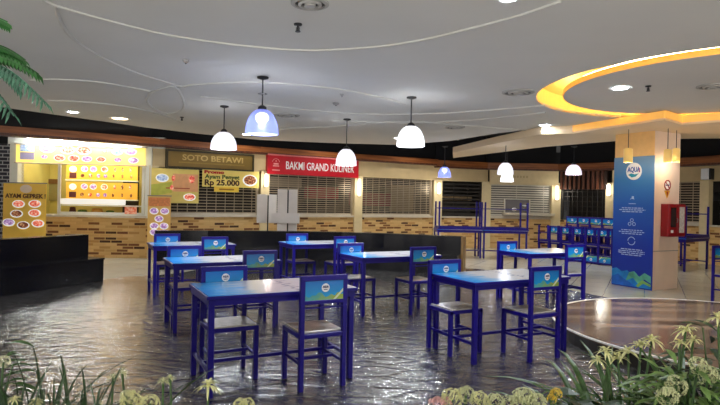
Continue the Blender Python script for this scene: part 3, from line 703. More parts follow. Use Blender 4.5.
# dark wood slat fascia of bay 6
t = thing('slat_screen', 'dark brown vertical wood slat screen above the black grid shutter', 'slat screen', WX[6], ANG[6])
mb = MB(); x = .14
while x < LEN[6] - .22: mb.box(x, x + .07, -.12, -.06, 1.98, 2.56); x += .145
mb.build('slats', SLATW, t); MB().box(.12, LEN[6] - .14, -.06, .1, 1.98, 2.56).build('backing', mat('slat_backing', srgb(44, 26, 18), .7), t)

# ---------------------------------------------------------------- the lit yellow stall (bay 0)
A0, O0 = ANG[0], WX[0]
def bay0(px): return on(0, px)[0]
def bayd(px, dy):                      # along the stall at a distance dy behind its front
    n = Vector((-math.sin(A0), math.cos(A0))); a = WX[0].to_2d() + n * dy; e = Vector((math.cos(A0), math.sin(A0))); r = Vector(((px - 360) / F, 1))
    return (-a.x + a.y * r.x) / (e.x - e.y * r.x)
YEL = mat('yellow_stall_paint', srgb(212, 198, 112), .6, var=.06, scale=2)
YEL2 = mat('yellow_menu_print', srgb(246, 188, 66), .4, emit=.12, ecol=srgb(250, 190, 60), var=.08, scale=3)
LB = mat('yellow_lightbox', srgb(255, 226, 120), .4, emit=.60, ecol=srgb(255, 224, 110), var=.05, scale=3)
WW = mat('white_stall_wall', srgb(232, 234, 226), .5, var=.04)
sL, sR = bay0(19), bay0(146)
struct(place(MB().box(bay0(-14), bay0(11), -.06, .2, 0, 2.6).build('wall_dark_brick', DBRICK), O0, A0))
struct(place(MB().box(bay0(11), sL, -.08, .2, SZ - .03, 2.62).build('wall_stall_jamb', WW), O0, A0))
struct(place(MB().box(sR, bay0(152), -.08, .2, SZ - .03, 2.62).build('wall_stall_jamb', WW), O0, A0))
struct(place(MB().box(bay0(8), bay0(164), -.04, .1, 2.6, 2.86).build('wall_stall_header', WW), O0, A0))
struct(place(MB().box(sL, sR, 1.55, 1.6, 0, 2.6).build('wall_stall_back', YEL), O0, A0))
struct(place(MB().box(sL - .05, sL, .1, 1.6, 0, 2.6).build('wall_stall_side', YEL), O0, A0))
struct(place(MB().box(sR, sR + .05, .1, 1.6, 0, 2.6).build('wall_stall_side', YEL), O0, A0))
struct(place(MB().box(sL, sR, .1, 1.6, 2.6, 2.65).build('ceiling_stall', WW), O0, A0))
struct(place(MB().box(sL - .05, sR + .05, -.1, .45, SZ - .03, SZ + .02).build('trim_stall_counter', SILL), O0, A0))
FOOD = [food_mat('food_red', [srgb(190, 60, 50), srgb(232, 130, 100), srgb(250, 226, 200)], .4), food_mat('food_violet', [srgb(130, 80, 150), srgb(180, 140, 196), srgb(244, 220, 240)], .3),
        food_mat('food_brown', [srgb(70, 30, 14), srgb(160, 80, 40), srgb(240, 200, 140)], .15), food_mat('food_teal', [srgb(60, 160, 140), srgb(150, 220, 200), srgb(40, 120, 110)], .25), food_mat('food_blue', [srgb(120, 150, 200), srgb(170, 190, 220), srgb(210, 220, 235)], .25)]
PLATE = mat('print_white_plate', (.9, .88, .84), .4, emit=.3, var=.02)
t = thing('menu_lightbox', 'long yellow lightbox menu with food pictures over the open stall', 'shop sign', O0, A0)
za, zb = 2.185, 2.585
MB().box(sL, sR, -.16, -.08, za, zb).build('face', LB, t)
MB().box(sL - .03, sR + .03, -.18, -.08, za - .025, za).box(sL - .03, sR + .03, -.18, -.08, zb, zb + .025).build('frame', SILL, t)
def pic(par, x, z, rx, rz, y, k, plate=True, name='food_picture'):
    if plate: MB().disc_xz(x, z, rx, rz, y - .002, y, 20).build('plate_picture', PLATE, par)
    q = MB().disc_xz(x, z + rz * .05, rx * .82, rz * .78, y - .005, y - .001, 16).build(name, FOOD[k % 5], par); return q
for px, y, k, rx in ((50, 149, 1, .17), (70, 150.5, 0, .16), (86, 151, 0, .17), (107, 152, 0, .07), (119, 152.5, 3, .13), (132.5, 152.5, 1, .13), (62, 158.5, 0, .13), (76, 159, 0, .13), (89, 159.5, 1, .12), (103, 160, 0, .11), (119.5, 160.5, 1, .10), (135, 161, 1, .12), (47, 157.5, 1, .09)):
    pic(t, bay0(px), wz(0, px, y), rx, rx * .62, -.161, k, rx > .1)
MB().box(bay0(23), bay0(37), -.166, -.16, wz(0, 30, 152), wz(0, 30, 144)).build('blue_block', FOOD[4], t); MB().box(bay0(23), bay0(37), -.166, -.16, wz(0, 30, 160), wz(0, 30, 153)).build('price_block', mat('print_grey', srgb(150, 140, 165), .5, emit=.2), t)
# fluorescent tubes over the sign
for px0, px1, label in ((30, 84, 'white fluorescent tube above the left half of the stall lightbox'), (88, 142, 'white fluorescent tube above the right half of the stall lightbox')):
    t = thing('fluorescent_tube', label, 'tube light', O0, A0, 'fluorescent tubes over the stall')
    z = 2.70; a, b_ = bay0(px0), bay0(px1)
    MB().box(a, b_, -.28, -.20, z + .02, z + .06).box(a + .1, a + .14, -.2, -.045, z + .03, z + .05).box(b_ - .14, b_ - .1, -.2, -.045, z + .03, z + .05).build('batten', WHITE, t)
    MB().tube([(a + .03, -.24, z), (b_ - .03, -.24, z)], .02, 10).build('lamp', mat('fluorescent', (1, 1, 1), .4, emit=90, ecol=(.97, 1, .95), var=0), t)
    MB().box(a, a + .03, -.26, -.22, z - .02, z + .03).box(b_ - .03, b_, -.26, -.22, z - .02, z + .03).build('end_cap', WHITE, t)
L = bpy.data.lights.new('stall_tube', 'AREA'); L.shape = 'RECTANGLE'; L.size = 2.4; L.size_y = .1; L.energy = 15; L.color = (1, .97, .84)
o = bpy.data.objects.new('stall_tube', L); COL.objects.link(o); o.location = O0 + Matrix.Rotation(A0, 3, 'Z') @ Vector(((sL + sR) / 2, .55, 2.55)); o.rotation_euler = (0, 0, A0)
# menu boards at the back of the stall
for n, (y0, y1, label) in enumerate(((165, 180, 'yellow back-wall menu board, upper one in the lit stall'), (182.5, 199, 'yellow back-wall menu board, lower one in the lit stall'))):
    t = thing('menu_board', label, 'menu board', O0, A0, 'menu boards in the stall')
    k_ = 1.05
    dy = .9; a, b_ = bayd(66, dy), bayd(137, dy)
    d = on(0, 100)[1] + dy
    za, zb = at_d(100, y1, d).z, at_d(100, y0, d).z
    MB().box(a, b_, dy, dy + .05, za, zb).build('board', YEL2, t)
    MB().box(a - .02, b_ + .02, dy - .02, dy + .05, za - .03, za).build('ledge', WW, t)
    for q, px in enumerate((84, 93, 104, 114.5, 122, 130)):
        pic(t, bayd(px, dy) + .0, zb - .11, .085 if q < 3 else .035, .075, dy - .001, (1, 1, 0, 0, 2, 0)[q], q < 3)
    for q, px in enumerate((82, 90, 98, 105, 113, 122, 131)):
        pic(t, bayd(px, dy), za + .10, .055 if q < 4 else .03, .06, dy - .001, (2, 0, 1, 1, 2, 2, 2)[q], False)
    MB().box(bayd(69, dy), bayd(76, dy), dy - .005, dy, za + .03, za + .17).build('price_block', mat('dark_price_print', srgb(96, 40, 40), .5), t)
    MB().disc_xz(bayd(72.5, dy), zb - .12, .09, .08, dy - .005, dy).build('logo_spot', PLATE, t)
# brown window in the left of the stall
t = thing('kitchen_window', 'brown framed kitchen window left of the menu boards in the stall', 'window', O0, A0)
MB().box(bayd(37, 1.5), bayd(60, 1.5), 1.50, 1.54, 1.30, 1.74).build('pane', mat('olive_pane', srgb(150, 140, 90), .3), t); MB().box(bayd(37, 1.5), bayd(60, 1.5), 1.46, 1.54, 1.74, 1.86).box(bayd(37, 1.5) - .06, bayd(37, 1.5), 1.46, 1.54, 1.30, 1.86).build('frame', mat('brown_frame', srgb(110, 72, 28), .5), t)
# glass display on the counter
t = thing('counter_display_case', 'white framed glass display case standing on the stall counter', 'display case', O0, A0)
a, b_ = bay0(58.5), bay0(144.5)
mb = MB()
for x in (a, b_ - .05): mb.box(x, x + .06, -.05, .0, SZ + .02, 2.16)
mb.box(a, b_, -.05, .02, SZ + .02, SZ + .09).box(a, b_, .3, .36, SZ + .02, SZ + .05).build('frame', WW, t)
MB().box(a + .06, b_ - .05, .02, .3, 1.21, 1.235).build('shelf', WW, t)
MB().box(a + .06, b_ - .42, -.03, -.015, 1.25, 1.375).build('white_valance', mat('lit_white_valance', (.9, .9, .86), .5, emit=.4), t)
MB().box(bay0(126), bay0(138), -.062, -.052, wz(0, 132, 214), wz(0, 132, 207)).build('red_notice', food_mat('notice_red', [srgb(230, 100, 60), srgb(245, 200, 170)], .1), t)
for name, px, r, h, m, lab, cat in (('clay_pot', 70, .075, .15, mat('brown_clay', srgb(96, 44, 34), .5), 'round brown clay pot at the near corner of the stall display case', 'pot'),
        ('green_bowl', 80, .12, .09, mat('green_leaves', srgb(100, 130, 50), .6, var=.4, scale=30), 'bowl of green vegetables beside the brown clay pot in the stall', 'bowl'),
        ('steel_pot', 95, .14, .13, mat('orange_pot', srgb(196, 140, 50), .4), 'orange brown pot in the middle of the stall display case', 'pot'),
        ('green_basket', 108, .11, .08, mat('green_leaves', (.1, .2, .05), .6), 'flat green basket near the red notice in the stall case', 'basket')):
    q = O0 + Matrix.Rotation(A0, 3, 'Z') @ Vector((bay0(px), .17, SZ + .02))
    tt = thing(name, lab, cat, q, A0)
    MB().lathe([(r * .6, 0), (r, h * .5), (r * .8, h)], seg=18).build('body', m, tt, True)
    MB().lathe([(r * .82, h), (r * .86, h + .012), (r * .5, h + .03)], seg=18).build('rim', m, tt, True)

# ---------------------------------------------------------------- standing banners and posters
def roll_banner(name, label, px0, px1, y0, y1, d, bg, ang=0.):
    a = at_d(px0, y0, d); b_ = at_d(px1, y0, d); zt = a.z; zb = at_d(px0, y1, d).z; w = (b_ - a).xy.length
    t = thing(name, label, 'banner', (a.x, a.y, 0), math.atan2(b_.y - a.y, b_.x - a.x) + ang)
    MB().box(0, w, 0, .012, zb, zt).build('sheet', bg, t)
    MB().tube([(w / 2, .05, .03), (w / 2, .02, zt - .02)], .012, 8).tube([(w / 2, .05, .03), (w * .1, .2, 0)], .01, 6).tube([(w / 2, .05, .03), (w * .9, .2, 0)], .01, 6).tube([(w / 2, .05, .03), (w / 2, -.2, 0)], .01, 6).build('stand', GREY, t)
    MB().box(-.01, w + .01, -.005, .02, zt, zt + .02).build('top_rail', GREY, t)
    return t, w, zb, zt
YB = mat('yellow_banner_print', srgb(250, 200, 76), .45, var=.06, scale=4)
t, w, zb, zt = roll_banner('menu_banner', 'yellow standing menu banner behind the black bench, with six dish pictures', 3.5, 46.5, 183, 262, 11.2, YB)
text('lettering', 'AYAM GEPREK !', .12, mat('brown_print', srgb(100, 56, 10), .5), t, w * .52, -.004, zt - .255, w * .94, .004)
MB().disc_xz(w * .53, zt - .11, .12, .085, -.004, 0).build('logo_spot', mat('print_peach', srgb(240, 214, 190), .5), t)
for x, z, k in ((.36, .42, 0), (.74, .41, 0), (.32, .62, 2), (.74, .60, 0), (.14, .80, 1), (.48, .85, 2), (.82, .81, 0)):
    pic(t, w * x, zt - z, .13, .08, -.001, k)
t, w, zb, zt = roll_banner('dish_banner', 'narrow orange standing banner with purple dish pictures beside the lit stall', 148, 171, 196, 250, 12.2, mat('orange_banner_print', srgb(246, 200, 112), .45, var=.06, scale=4))
MB().box(.02, w - .02, -.003, 0, zt - .22, zt - .03).build('heading', mat('banner_heading', srgb(240, 150, 90), .5, var=.2, scale=20), t)
for x, z, k in ((.28, .33, 1), (.74, .33, 1), (.5, .50, 1), (.3, .66, 1), (.72, .66, 1), (.3, .80, 1), (.7, .82, 1)):
    pic(t, w * x, zt - z, .1, .075, -.001, k)
def poster(i, px0, px1, y0, y1, label, bg, dy=-.1):
    s0, d0 = on(i, px0); s1, _ = on(i, px1); zt = wz(i, (px0 + px1) / 2, y0); zb = wz(i, (px0 + px1) / 2, y1)
    t = thing('poster', label, 'poster', WX[i] + Vector((math.cos(ANG[i]), math.sin(ANG[i]), 0)) * s0, ANG[i])
    MB().box(0, s1 - s0, dy - .01, dy, zb, zt).build('sheet', bg, t); return t, s1 - s0, zb, zt, dy - .011
t, w, zb, zt, fy = poster(1, 150, 197.5, 169, 203, 'yellow and salmon price poster hung on the shutter beside the stall', mat('poster_yellow', srgb(248, 222, 124), .5, var=.12, scale=3))
hgt = zt - zb
MB().box(w * .44, w * .98, fy - .003, fy, zb + hgt * .34, zb + hgt * .86).build('salmon_block', mat('poster_salmon', srgb(250, 184, 130), .5, var=.1), t)
MB().slab_xz([(0, zb + hgt * .52), (w * .42, zb + hgt * .62), (w * .42, zb + hgt * .3), (0, zb + hgt * .18)], fy - .003, fy).build('green_block', mat('poster_lime', srgb(206, 210, 90), .5, var=.1), t)
pic(t, w * .22, zb + hgt * .72, .15, .10, fy - .003, 4); pic(t, w * .80, zb + hgt * .18, .15, .09, fy - .003, 0); pic(t, w * .45, zb + hgt * .72, .05, .09, fy - .004, 0, False); pic(t, w * .42, zb + hgt * .45, .05, .08, fy - .004, 0, False); pic(t, w * .84, zb + hgt * .7, .09, .12, fy - .004, 0, False)
MB().box(w * .3, w * .8, fy - .006, fy - .002, zb + hgt * .42, zb + hgt * .45).build('small_print', mat('print_red', srgb(200, 90, 60), .5), t)
t, w, zb, zt, fy = poster(1, 200.5, 257, 170.5, 187.5, 'yellow banner with green and brown lettering hung under the olive gold sign', mat('poster_pale_yellow', srgb(250, 222, 120), .5, var=.08, scale=3), -.12)
hgt = zt - zb
text('heading', 'Promo', .10, mat('print_deep_red', srgb(196, 30, 20), .5), t, w * .20, fy - .002, zt - hgt * .15, w * .34, .006)
text('lettering', 'Ayam Penyet', .14, mat('print_green', srgb(50, 84, 24), .5), t, w * .34, fy - .002, zt - hgt * .44, w * .60, .004)
text('price', 'Rp 25.000', .19, mat('print_dark_brown', srgb(74, 36, 14), .5), t, w * .34, fy - .002, zt - hgt * .79, w * .60, .006)
pic(t, w * .83, zb + hgt * .45, .20, .15, fy - .001, 2)
t2, w2, zb2, zt2, fy2 = poster(1, 212.5, 237, 187, 192, 'small yellow strip hanging below the lettered price banner', mat('poster_strip', srgb(246, 206, 70), .5, var=.06), -.12)
MB().box(w2 * .2, w2 * .8, fy2 - .002, fy2, (zb2 + zt2) / 2 - .02, (zb2 + zt2) / 2 + .02).build('small_print', mat('print_brown_small', srgb(170, 120, 30), .5), t2)

# ---------------------------------------------------------------- black granite benches
def off(path, k):
    out = []
    for i, q in enumerate(path):
        a = Vector(path[max(0, i - 1)]); b_ = Vector(path[min(len(path) - 1, i + 1)]); d = (b_ - a).normalized(); n = Vector((-d.y, d.x)); out.append(tuple(Vector(q) + n * k))
    return out
def bench(label, path, seat_d, back_t, seat_z, back_z):
    """path = foot of the seat front, walked so that the back lies on its left"""
    t = thing('granite_bench', label, 'bench', (path[0][0], path[0][1], 0)); o = Vector((path[0][0], path[0][1]))
    L = lambda P: [(q[0] - o.x, q[1] - o.y) for q in P]
    p0, p1, p2 = L(path), L(off(path, seat_d)), L(off(path, seat_d + back_t))
    MB().prism(p0 + p1[::-1], 0, seat_z - .03).build('seat_block', GRANITE, t)
    q0 = L(off(path, -.025)); MB().prism(q0 + p1[::-1], seat_z - .03, seat_z).build('seat_slab', GRANITE, t)
    MB().prism(p1 + p2[::-1], 0, back_z).build('backrest', GRANITE, t)
    return t, p0, p1, p2
d0 = Vector((-2.04, -4.95)).normalized(); F0 = Vector((-4.36, 9.4))
bench('stepped black granite bench standing before the lit yellow stall', [tuple(F0 + d0 * 6.2), tuple(F0 + d0 * 3), tuple(F0)], .36, .22, .40, .78)
arc = [(-4.05, 10.95), (-3.1, 11.35), (-2.2, 11.6), (-1.3, 11.75), (-.4, 11.78), (.45, 11.65), (1.2, 11.4), (1.98, 11.08)]
t, p0, p1, p2 = bench('long curved black granite bench running behind the tables', arc, .40, .22, .40, .76)
e0, e1 = Vector(p1[-1]), Vector(p2[-1]); e00 = Vector(p0[-1]); dd = (Vector(p0[-1]) - Vector(p0[-2])).normalized()
MB().prism([tuple(e1), tuple(e1 + dd * .05), tuple(e0 + dd * .05 + (e00 - e0) * .12), tuple(e0 + (e00 - e0) * .12)], 0, .76).build('end_panel', wood_mat('tan_end_panel', srgb(150, 116, 70), srgb(180, 144, 92), 2), t)

# ---------------------------------------------------------------- chairs and tables
def make_chair():
    t = thing('dining_chair', '', 'chair')
    pw, y_b, y_f, r = .178, -.175, .175, .0185
    for sx in (-1, 1):
        mb = MB(); mb.box(sx * pw - r, sx * pw + r, y_b - r, y_b + r, 0, .868); mb.build('leg', BLUE, t, bevel=.003)
        mb = MB(); mb.box(sx * pw - r, sx * pw + r, y_f - r, y_f + r, 0, .425); mb.build('leg', BLUE, t, bevel=.003)
    MB().box(-pw - r, pw + r, y_f - r, y_f + r, .40, .435).box(-pw + r, pw - r, y_b - r, y_b + r, .40, .435).box(-pw - r, -pw + r, y_b + r, y_f - r, .40, .435).box(pw - r, pw + r, y_b + r, y_f - r, .40, .435).build('seat_frame', BLUE, t, bevel=.003)
    MB().box(-pw + .002, pw - .002, y_b + .02, y_f + .012, .430, .447).build('seat', SEAT, t, bevel=.003)
    MB().box(-pw - r, pw + r, y_b - r - .002, y_b + r + .002, .838, .878).box(-pw + r - .002, pw - r + .002, y_b - r, y_b + r, .66, .69).build('back_frame', BLUE, t, bevel=.003)
    MB().box(-pw, pw, y_b - .006, y_b + .006, .625, .637).build('cross_rail', BLUE, t)
    hw = pw - r
    bp = MB().box(-hw, hw, y_b - .015, y_b + .015, .69, .838).build('back_panel', PANEL, t)
    for s in (-1, 1):
        y = y_b + s * .0155
        MB().disc_xz(-s * .008, .783, .033, .033, y - .001, y + .001, 20).build('logo_disc', WHITE, bp)
        text('logo_lettering', 'AQUA', .022, INK, bp, -s * .008, y + s * .0004, .790, .05, .001, flip=s > 0)
        MB().box(-s * .008 - .016, -s * .008 + .016, y + s * .0004 - .0008, y + s * .0004 + .0008, .766, .772).build('logo_wave', INK, bp)
        a = -s
        MB().slab_xz([(a * .075, .691), (a * .095, .691), (a * .157, .75), (a * .157, .772)], y - .001, y + .001).build('swoosh', mat('pale_swoosh', (.6, .68, .45), .4), bp)
    MB().box(-pw, -pw + .015, y_b, y_f, .19, .212).box(pw - .015, pw, y_b, y_f, .19, .212).box(-pw, pw, -.012, .012, .19, .212).build('stretcher', BLUE, t)
    return t
def make_table():
    L_, W_ = 1.22, .67; r = .021
    t = thing('dining_table', '', 'table')
    for x in (.02 + r, L_ - .02 - r):
        for y in (.02 + r, W_ - .02 - r):
            MB().box(x - r, x + r, y - r, y + r, 0, .70).build('leg', BLUE, t, bevel=.003)
    MB().box(.015, L_ - .015, .015, .045, .675, .72).box(.015, L_ - .015, W_ - .045, W_ - .015, .675, .72).box(.015, .045, .045, W_ - .045, .675, .72).box(L_ - .045, L_ - .015, .045, W_ - .045, .675, .72).build('apron', BLUE, t)
    MB().box(0, L_, 0, W_, .72, .745).build('top_edge', BLUE, t, bevel=.003)
    MB().box(.012, L_ - .012, .012, W_ - .012, .742, .75).build('tabletop', TOP, t)
    for x in (.02 + r, L_ - .02 - r): MB().box(x - .012, x + .012, .05, W_ - .05, .17, .195).build('stretcher', BLUE, t)
    MB().box(.05, L_ - .05, W_ / 2 - .012, W_ / 2 + .012, .17, .195).build('stretcher', BLUE, t)
    return t
CH, TB = make_chair(), make_table(); used = {'c': False, 't': False}
def chair(loc, rz, label, group, flip=False):
    o = copy_tree(CH) if used['c'] else CH; used['c'] = True
    o.location = loc; o.rotation_euler = (PI, 0, rz) if flip else (0, 0, rz); o['label'] = label; o['group'] = group; return o
def table(loc, rz, label, group, flip=False):
    o = copy_tree(TB) if used['t'] else TB; used['t'] = True
    o.location = loc; o.rotation_euler = (PI, 0, rz) if flip else (0, 0, rz); o['label'] = label; o['group'] = group; return o
TS = [((207, 297), 'blue steel table with printed top standing closest to the flower planter', 'the table closest to the planter', 0, -.05),
      ((172.5, 264), 'blue steel table second in the row leading from planter to the orange banner', 'the second table towards the orange banner', .06, -.10),
      ((152.5, 246), 'blue steel table at the far end of its row beside the orange banner', 'the table beside the orange banner', 0, -.04),
      ((292.5, 244.7), 'dim blue steel table set close before the bench below the red sign', 'the dim table before the bench', 0, 0),
      ((362.5, 258), 'blue steel table in mid room below the brightest white pendant', 'the mid-room table below the brightest pendant', -.03, -.165),
      ((475, 283), 'blue steel table with white top standing next to the wooden stage', 'the table next to the wooden stage', -.115, -.17),
      ((530, 254), 'blue steel table standing where slate meets the beige floor', 'the table at the edge of the beige floor', -.07, -.14)]
for (px, py), lab, short, du, da in TS:
    g = at_z(px, py, .75); g.z = .004
    table(g, TH, lab, 'blue tables set out on the slate floor')
    chair(g + U * (.345 + da) + V * .51, TH + PI, 'blue chair facing the planter at ' + short, 'blue chairs at the tables')
    chair(g + U * (.865 + du) + V * .065, TH, 'blue chair, back to the planter, at ' + short, 'blue chairs at the tables')
q = at_z(713.5, 302, 0)
chair(q + U * .16 - V * .17, TH + PI, 'blue chair alone behind the stage, cut by the picture edge', 'blue chairs at the tables')

# stacked tables by the wall: upright ones with another upside down on each
for n, (px, label, l2) in enumerate(((437, 'upright stored table beside the end of the black bench', 'upside-down table with legs in the air, on the stored table near the bench end'),
                                     (483, 'upright stored table before the pale shutter', 'upside-down table with legs in the air, on the stored table before pale shutter'))):
    a = at_d(px, 230, 14.6); a.z = 0
    table(a, .03, label, 'blue tables stored by the stalls'); b_ = a + Matrix.Rotation(.03, 3, 'Z') @ Vector((.02, .67, 0)); b_.z = 1.50
    table(b_, .03, l2, 'blue tables stored by the stalls', True)
a = at_d(686, 240, 12.5); a.z = 0
table(a, .62, 'upright stored table just past the pale pillar', 'blue tables stored by the stalls'); b_ = a + Matrix.Rotation(.62, 3, 'Z') @ Vector((.02, .67, 0)); b_.z = 1.50
table(b_, .62, 'upside-down table on the stored table past the pale pillar', 'blue tables stored by the stalls', True)
# stacked chairs: upright row, each with an upside-down one on its seat, and a raised row behind
ORD = ['first', 'second', 'third', 'fourth', 'fifth', 'sixth']
p0, p1 = at_d(549, 240, 15.3), at_d(611, 240, 13.6); p0.z = p1.z = 0
e = (p1 - p0).normalized(); ea = math.atan2(e.y, e.x); nv = Vector((-e.y, e.x, 0))
for k in range(6):
    b_ = p0 + (p1 - p0) * k / 5
    chair(b_, ea + PI, '%s blue chair from the bench end in the stored row by the dark grille, upright' % ORD[k].capitalize(), 'stored chairs by the dark grille')
    c_ = b_.copy(); c_.z = .896
    chair(c_ - nv * .03, ea + PI, '%s blue chair from the bench end in that stored row, upside down on a seat' % ORD[k].capitalize(), 'stored chairs by the dark grille', True)
    if k < 5:
        chair(b_ + nv * .55 + e * .15, ea + PI, '%s blue chair from the bench end in the rear stored row, on the floor' % ORD[k].capitalize(), 'stored chairs behind the first stored row')
        c_ = b_ + nv * .57 + e * .15; c_.z = .27
        chair(c_, ea + PI, '%s blue chair from the bench end in the rear stored row, raised on another' % ORD[k].capitalize(), 'stored chairs behind the first stored row')

# ---------------------------------------------------------------- white folding panel stands behind the bench
WPAN = mat('white_folded_board', srgb(244, 236, 228), .5, var=.03)
def stand(px, top, mid, bot, wl, wr, d, label, cross=None):
    q = at_d(px, top, d); zt = q.z; zb = at_d(px, bot, d).z
    t = thing('panel_stand', label, 'panel stand', (q.x, q.y, 0), 0, 'white panel stands behind the bench')
    MB().tube([(0, 0, 0), (0, 0, zt - .02)], .016, 8).build('pole', METAL, t); MB().lathe([(.2, 0), (.2, .02), (.03, .035)], seg=20).build('foot', METAL, t)
    for s, w in ((-1, wl), (1, wr)):
        w = w / F * d
        mt = Matrix.Rotation(-s * .3, 4, 'Z')
        x0, x1 = sorted((s * .02, s * w / math.cos(.3)))
        MB().box(x0, x1, -.012, .012, zb, zt, mt).build('panel', WPAN, t, bevel=.003)
    if cross:
        za, zc = at_d(px, cross[1], d).z, at_d(px, cross[0], d).z
        MB().box(-cross[2] / F * d, cross[3] / F * d, -.16, -.13, za, zc).build('cross_panel', WPAN, t, bevel=.003)
        MB().tube([(0, -.13, za + .05), (0, 0, za + .05)], .01, 6).build('clip', METAL, t)
stand(268.3, 194.5, 0, 223, 10.5, 9, 13.0, 'white panel stand with shorter panels before the white post')
stand(288.3, 189.5, 0, 233, 10, 9.5, 12.7, 'taller white panel stand with a cross panel below the red sign', (213, 223, 15.5, 12.5))

# ---------------------------------------------------------------- planter in front, flowers and palm
STONEP = mat('pale_planter_stone', srgb(226, 220, 208), .5, var=.06, scale=6)
for q in ((-2.6, 1.75, 1.35, 1.42), (-2.6, 1.75, 2.25, 2.32), (-2.6, -2.53, 1.42, 2.25), (1.68, 1.75, 1.42, 2.25)): struct(MB().box(*q, 0, .56).build('wall_planter', STONEP))
sl = MB().box(-2.525, 1.675, 1.425, 2.245, .004, .5).build('soil', mat('dark_soil', (.03, .022, .015), .9, var=.3)); sl['kind'] = 'stuff'; sl['label'] = 'dark soil filling the flower planter'; sl['category'] = 'soil'
a = at_d(703, 405, 1.62); b_ = at_d(735, 372, 1.95)
dd = (b_ - a); 
struct(place(MB().box(-.4, .75, -.28, 0, .735 - .5 + .26, .795).build('wall_planter_coping', STONEP), (a.x, a.y, 0), math.atan2(dd.y, dd.x)))
SOIL = .5
def leafmat(name, c, r=.4, var=.35): 
    m = mat(name, c, r, var=var, scale=30); return m
LD, LM, LL = leafmat('dark_leaf', (.022, .055, .016)), leafmat('mid_leaf', (.045, .11, .025)), leafmat('light_leaf', (.13, .23, .06))
CREAMF, YELF, PINKF, LIMEF = leafmat('cream_petal', (.70, .70, .36), .5, .2), leafmat('yellow_petal', (.75, .55, .06), .5, .15), leafmat('pink_petal', (.72, .42, .42), .5, .2), leafmat('lime_petal', (.60, .63, .36), .5, .2)
def strap(mb, base, az, length, width, rise, droop, n=7):
    pts, ws = [], []
    for k in range(n):
        t_ = k / (n - 1); h = length * t_
        out = h * math.cos(rise) * (1 + .25 * t_); zz = h * math.sin(rise) - droop * length * t_ ** 2.4
        pts.append(Vector(base) + Vector((math.cos(az) * out, math.sin(az) * out, zz))); ws.append(width * (math.sin(PI * min(1, .12 + .88 * t_)) ** .6) if t_ < 1 else .0008)
    mb.ribbon(pts, ws)
def spider(par, c, r, n, m, name='flower'):
    mb = MB()
    for k in range(n):
        a = 2 * PI * k / n + random.uniform(-.25, .25); el = random.uniform(-.2, 1.35); L_ = r * random.uniform(.75, 1.1)
        pts = [Vector(c) + Vector((math.cos(a) * L_ * t_ * math.cos(el), math.sin(a) * L_ * t_ * math.cos(el), L_ * (math.sin(el) * t_ - .55 * t_ ** 2.2))) for t_ in (0, .25, .5, .75, 1)]
        mb.ribbon(pts, [r * .05, r * .085, r * .08, r * .06, r * .01])
    mb.sphere(c, r * .13, 8)
    return mb.build(name, m, par)
def puff(par, c, r, m, name='flower', n=95):
    mb = MB()
    for k in range(n):
        v = Vector((random.gauss(0, 1), random.gauss(0, 1), random.gauss(0, 1) + .4)).normalized(); q = Vector(c) + v * r * random.uniform(.75, 1)
        t1 = v.orthogonal().normalized(); t2 = v.cross(t1)
        for j in range(4):
            a = j * PI / 2 + random.random() * .4; d = (t1 * math.cos(a) + t2 * math.sin(a)); s = r * .21
            mb.ribbon([q, q + d * s * .5 + v * s * .12, q + d * s + v * s * .02], [s * .1, s * .36, s * .08])
    return mb.build(name, m, par)
def stem(par, a, b_, r=.004, m=None):
    mid = (Vector(a) + Vector(b_)) / 2 + Vector((random.uniform(-.02, .02), random.uniform(-.02, .02), 0))
    return MB().tube([a, mid, b_], r, 6).build('stem', m or LM, par, True)
def lily_clump(label, px, d, nleaf, L_, heads, m=LM, fm=CREAMF, spread=1., wid=.011, cat='flowering plant'):
    g = at_d(px, 300, d); g.z = SOIL
    t = thing('lily_plant', label, cat, g)
    mb = MB(); sp = .03 + .0007 * nleaf
    for k in range(nleaf): strap(mb, (random.uniform(-sp, sp), random.uniform(-sp, sp) * .6, 0), random.uniform(0, 2 * PI), L_ * random.uniform(.6, 1.1), wid * random.uniform(.7, 1.2), random.uniform(.75, 1.4) / max(.8, spread), random.uniform(.25, .75) * spread)
    mb.build('foliage', m, t)
    for hx, hy, r in heads:
        c = at_d(hx, hy, d) - g
        stem(t, (c.x * .3, c.y * .3, 0), c); spider(t, c, r, 26, fm)
    return t
lily_clump('cream lily clump with strappy leaves at the foot of the stage', 632, 2.05, 150, .62, [(606, 352, .05), (628, 352, .055), (641, 346, .055), (652, 340, .05), (618, 358, .045), (598, 360, .04)], LM, CREAMF, 1.05)
lily_clump('taller cream lily between the stage lily clump and the leafy bush', 684, 2.0, 80, .66, [(686, 330, .055), (680, 343, .04), (693, 340, .04)], LM, CREAMF, 1.)
lily_clump('pale lily at the picture edge beside the stage', 724, 1.95, 30, .7, [(718, 318, .05), (726, 326, .04)], LD, CREAMF, .9)
lily_clump('slender cream spider lily beside the closest table leg', 205, 1.95, 6, .26, [(208, 386, .055)], LM, CREAMF, 1., .006)
lily_clump('tall dark grassy plant with cream flowers in the planter corner', 32, 1.9, 95, .54, [(14, 400, .03), (36, 402, .03)], LD, CREAMF, .9, .005)
lily_clump('dark grassy plant with upright blades between the grassy corner and cream puffs', 102, 1.9, 70, .52, [(98, 403, .02)], LD, LIMEF, .9, .006)
lily_clump('faint yellow-green spider flower standing over the upright blades', 123, 2.1, 4, .30, [(122, 372, .03), (113, 376, .025)], LM, LIMEF, 1., .004)
lily_clump('small spider flower drooping before the second upright grass clump', 168, 2.0, 5, .26, [(163, 381, .03), (170, 378, .025)], LM, LIMEF, 1., .004)
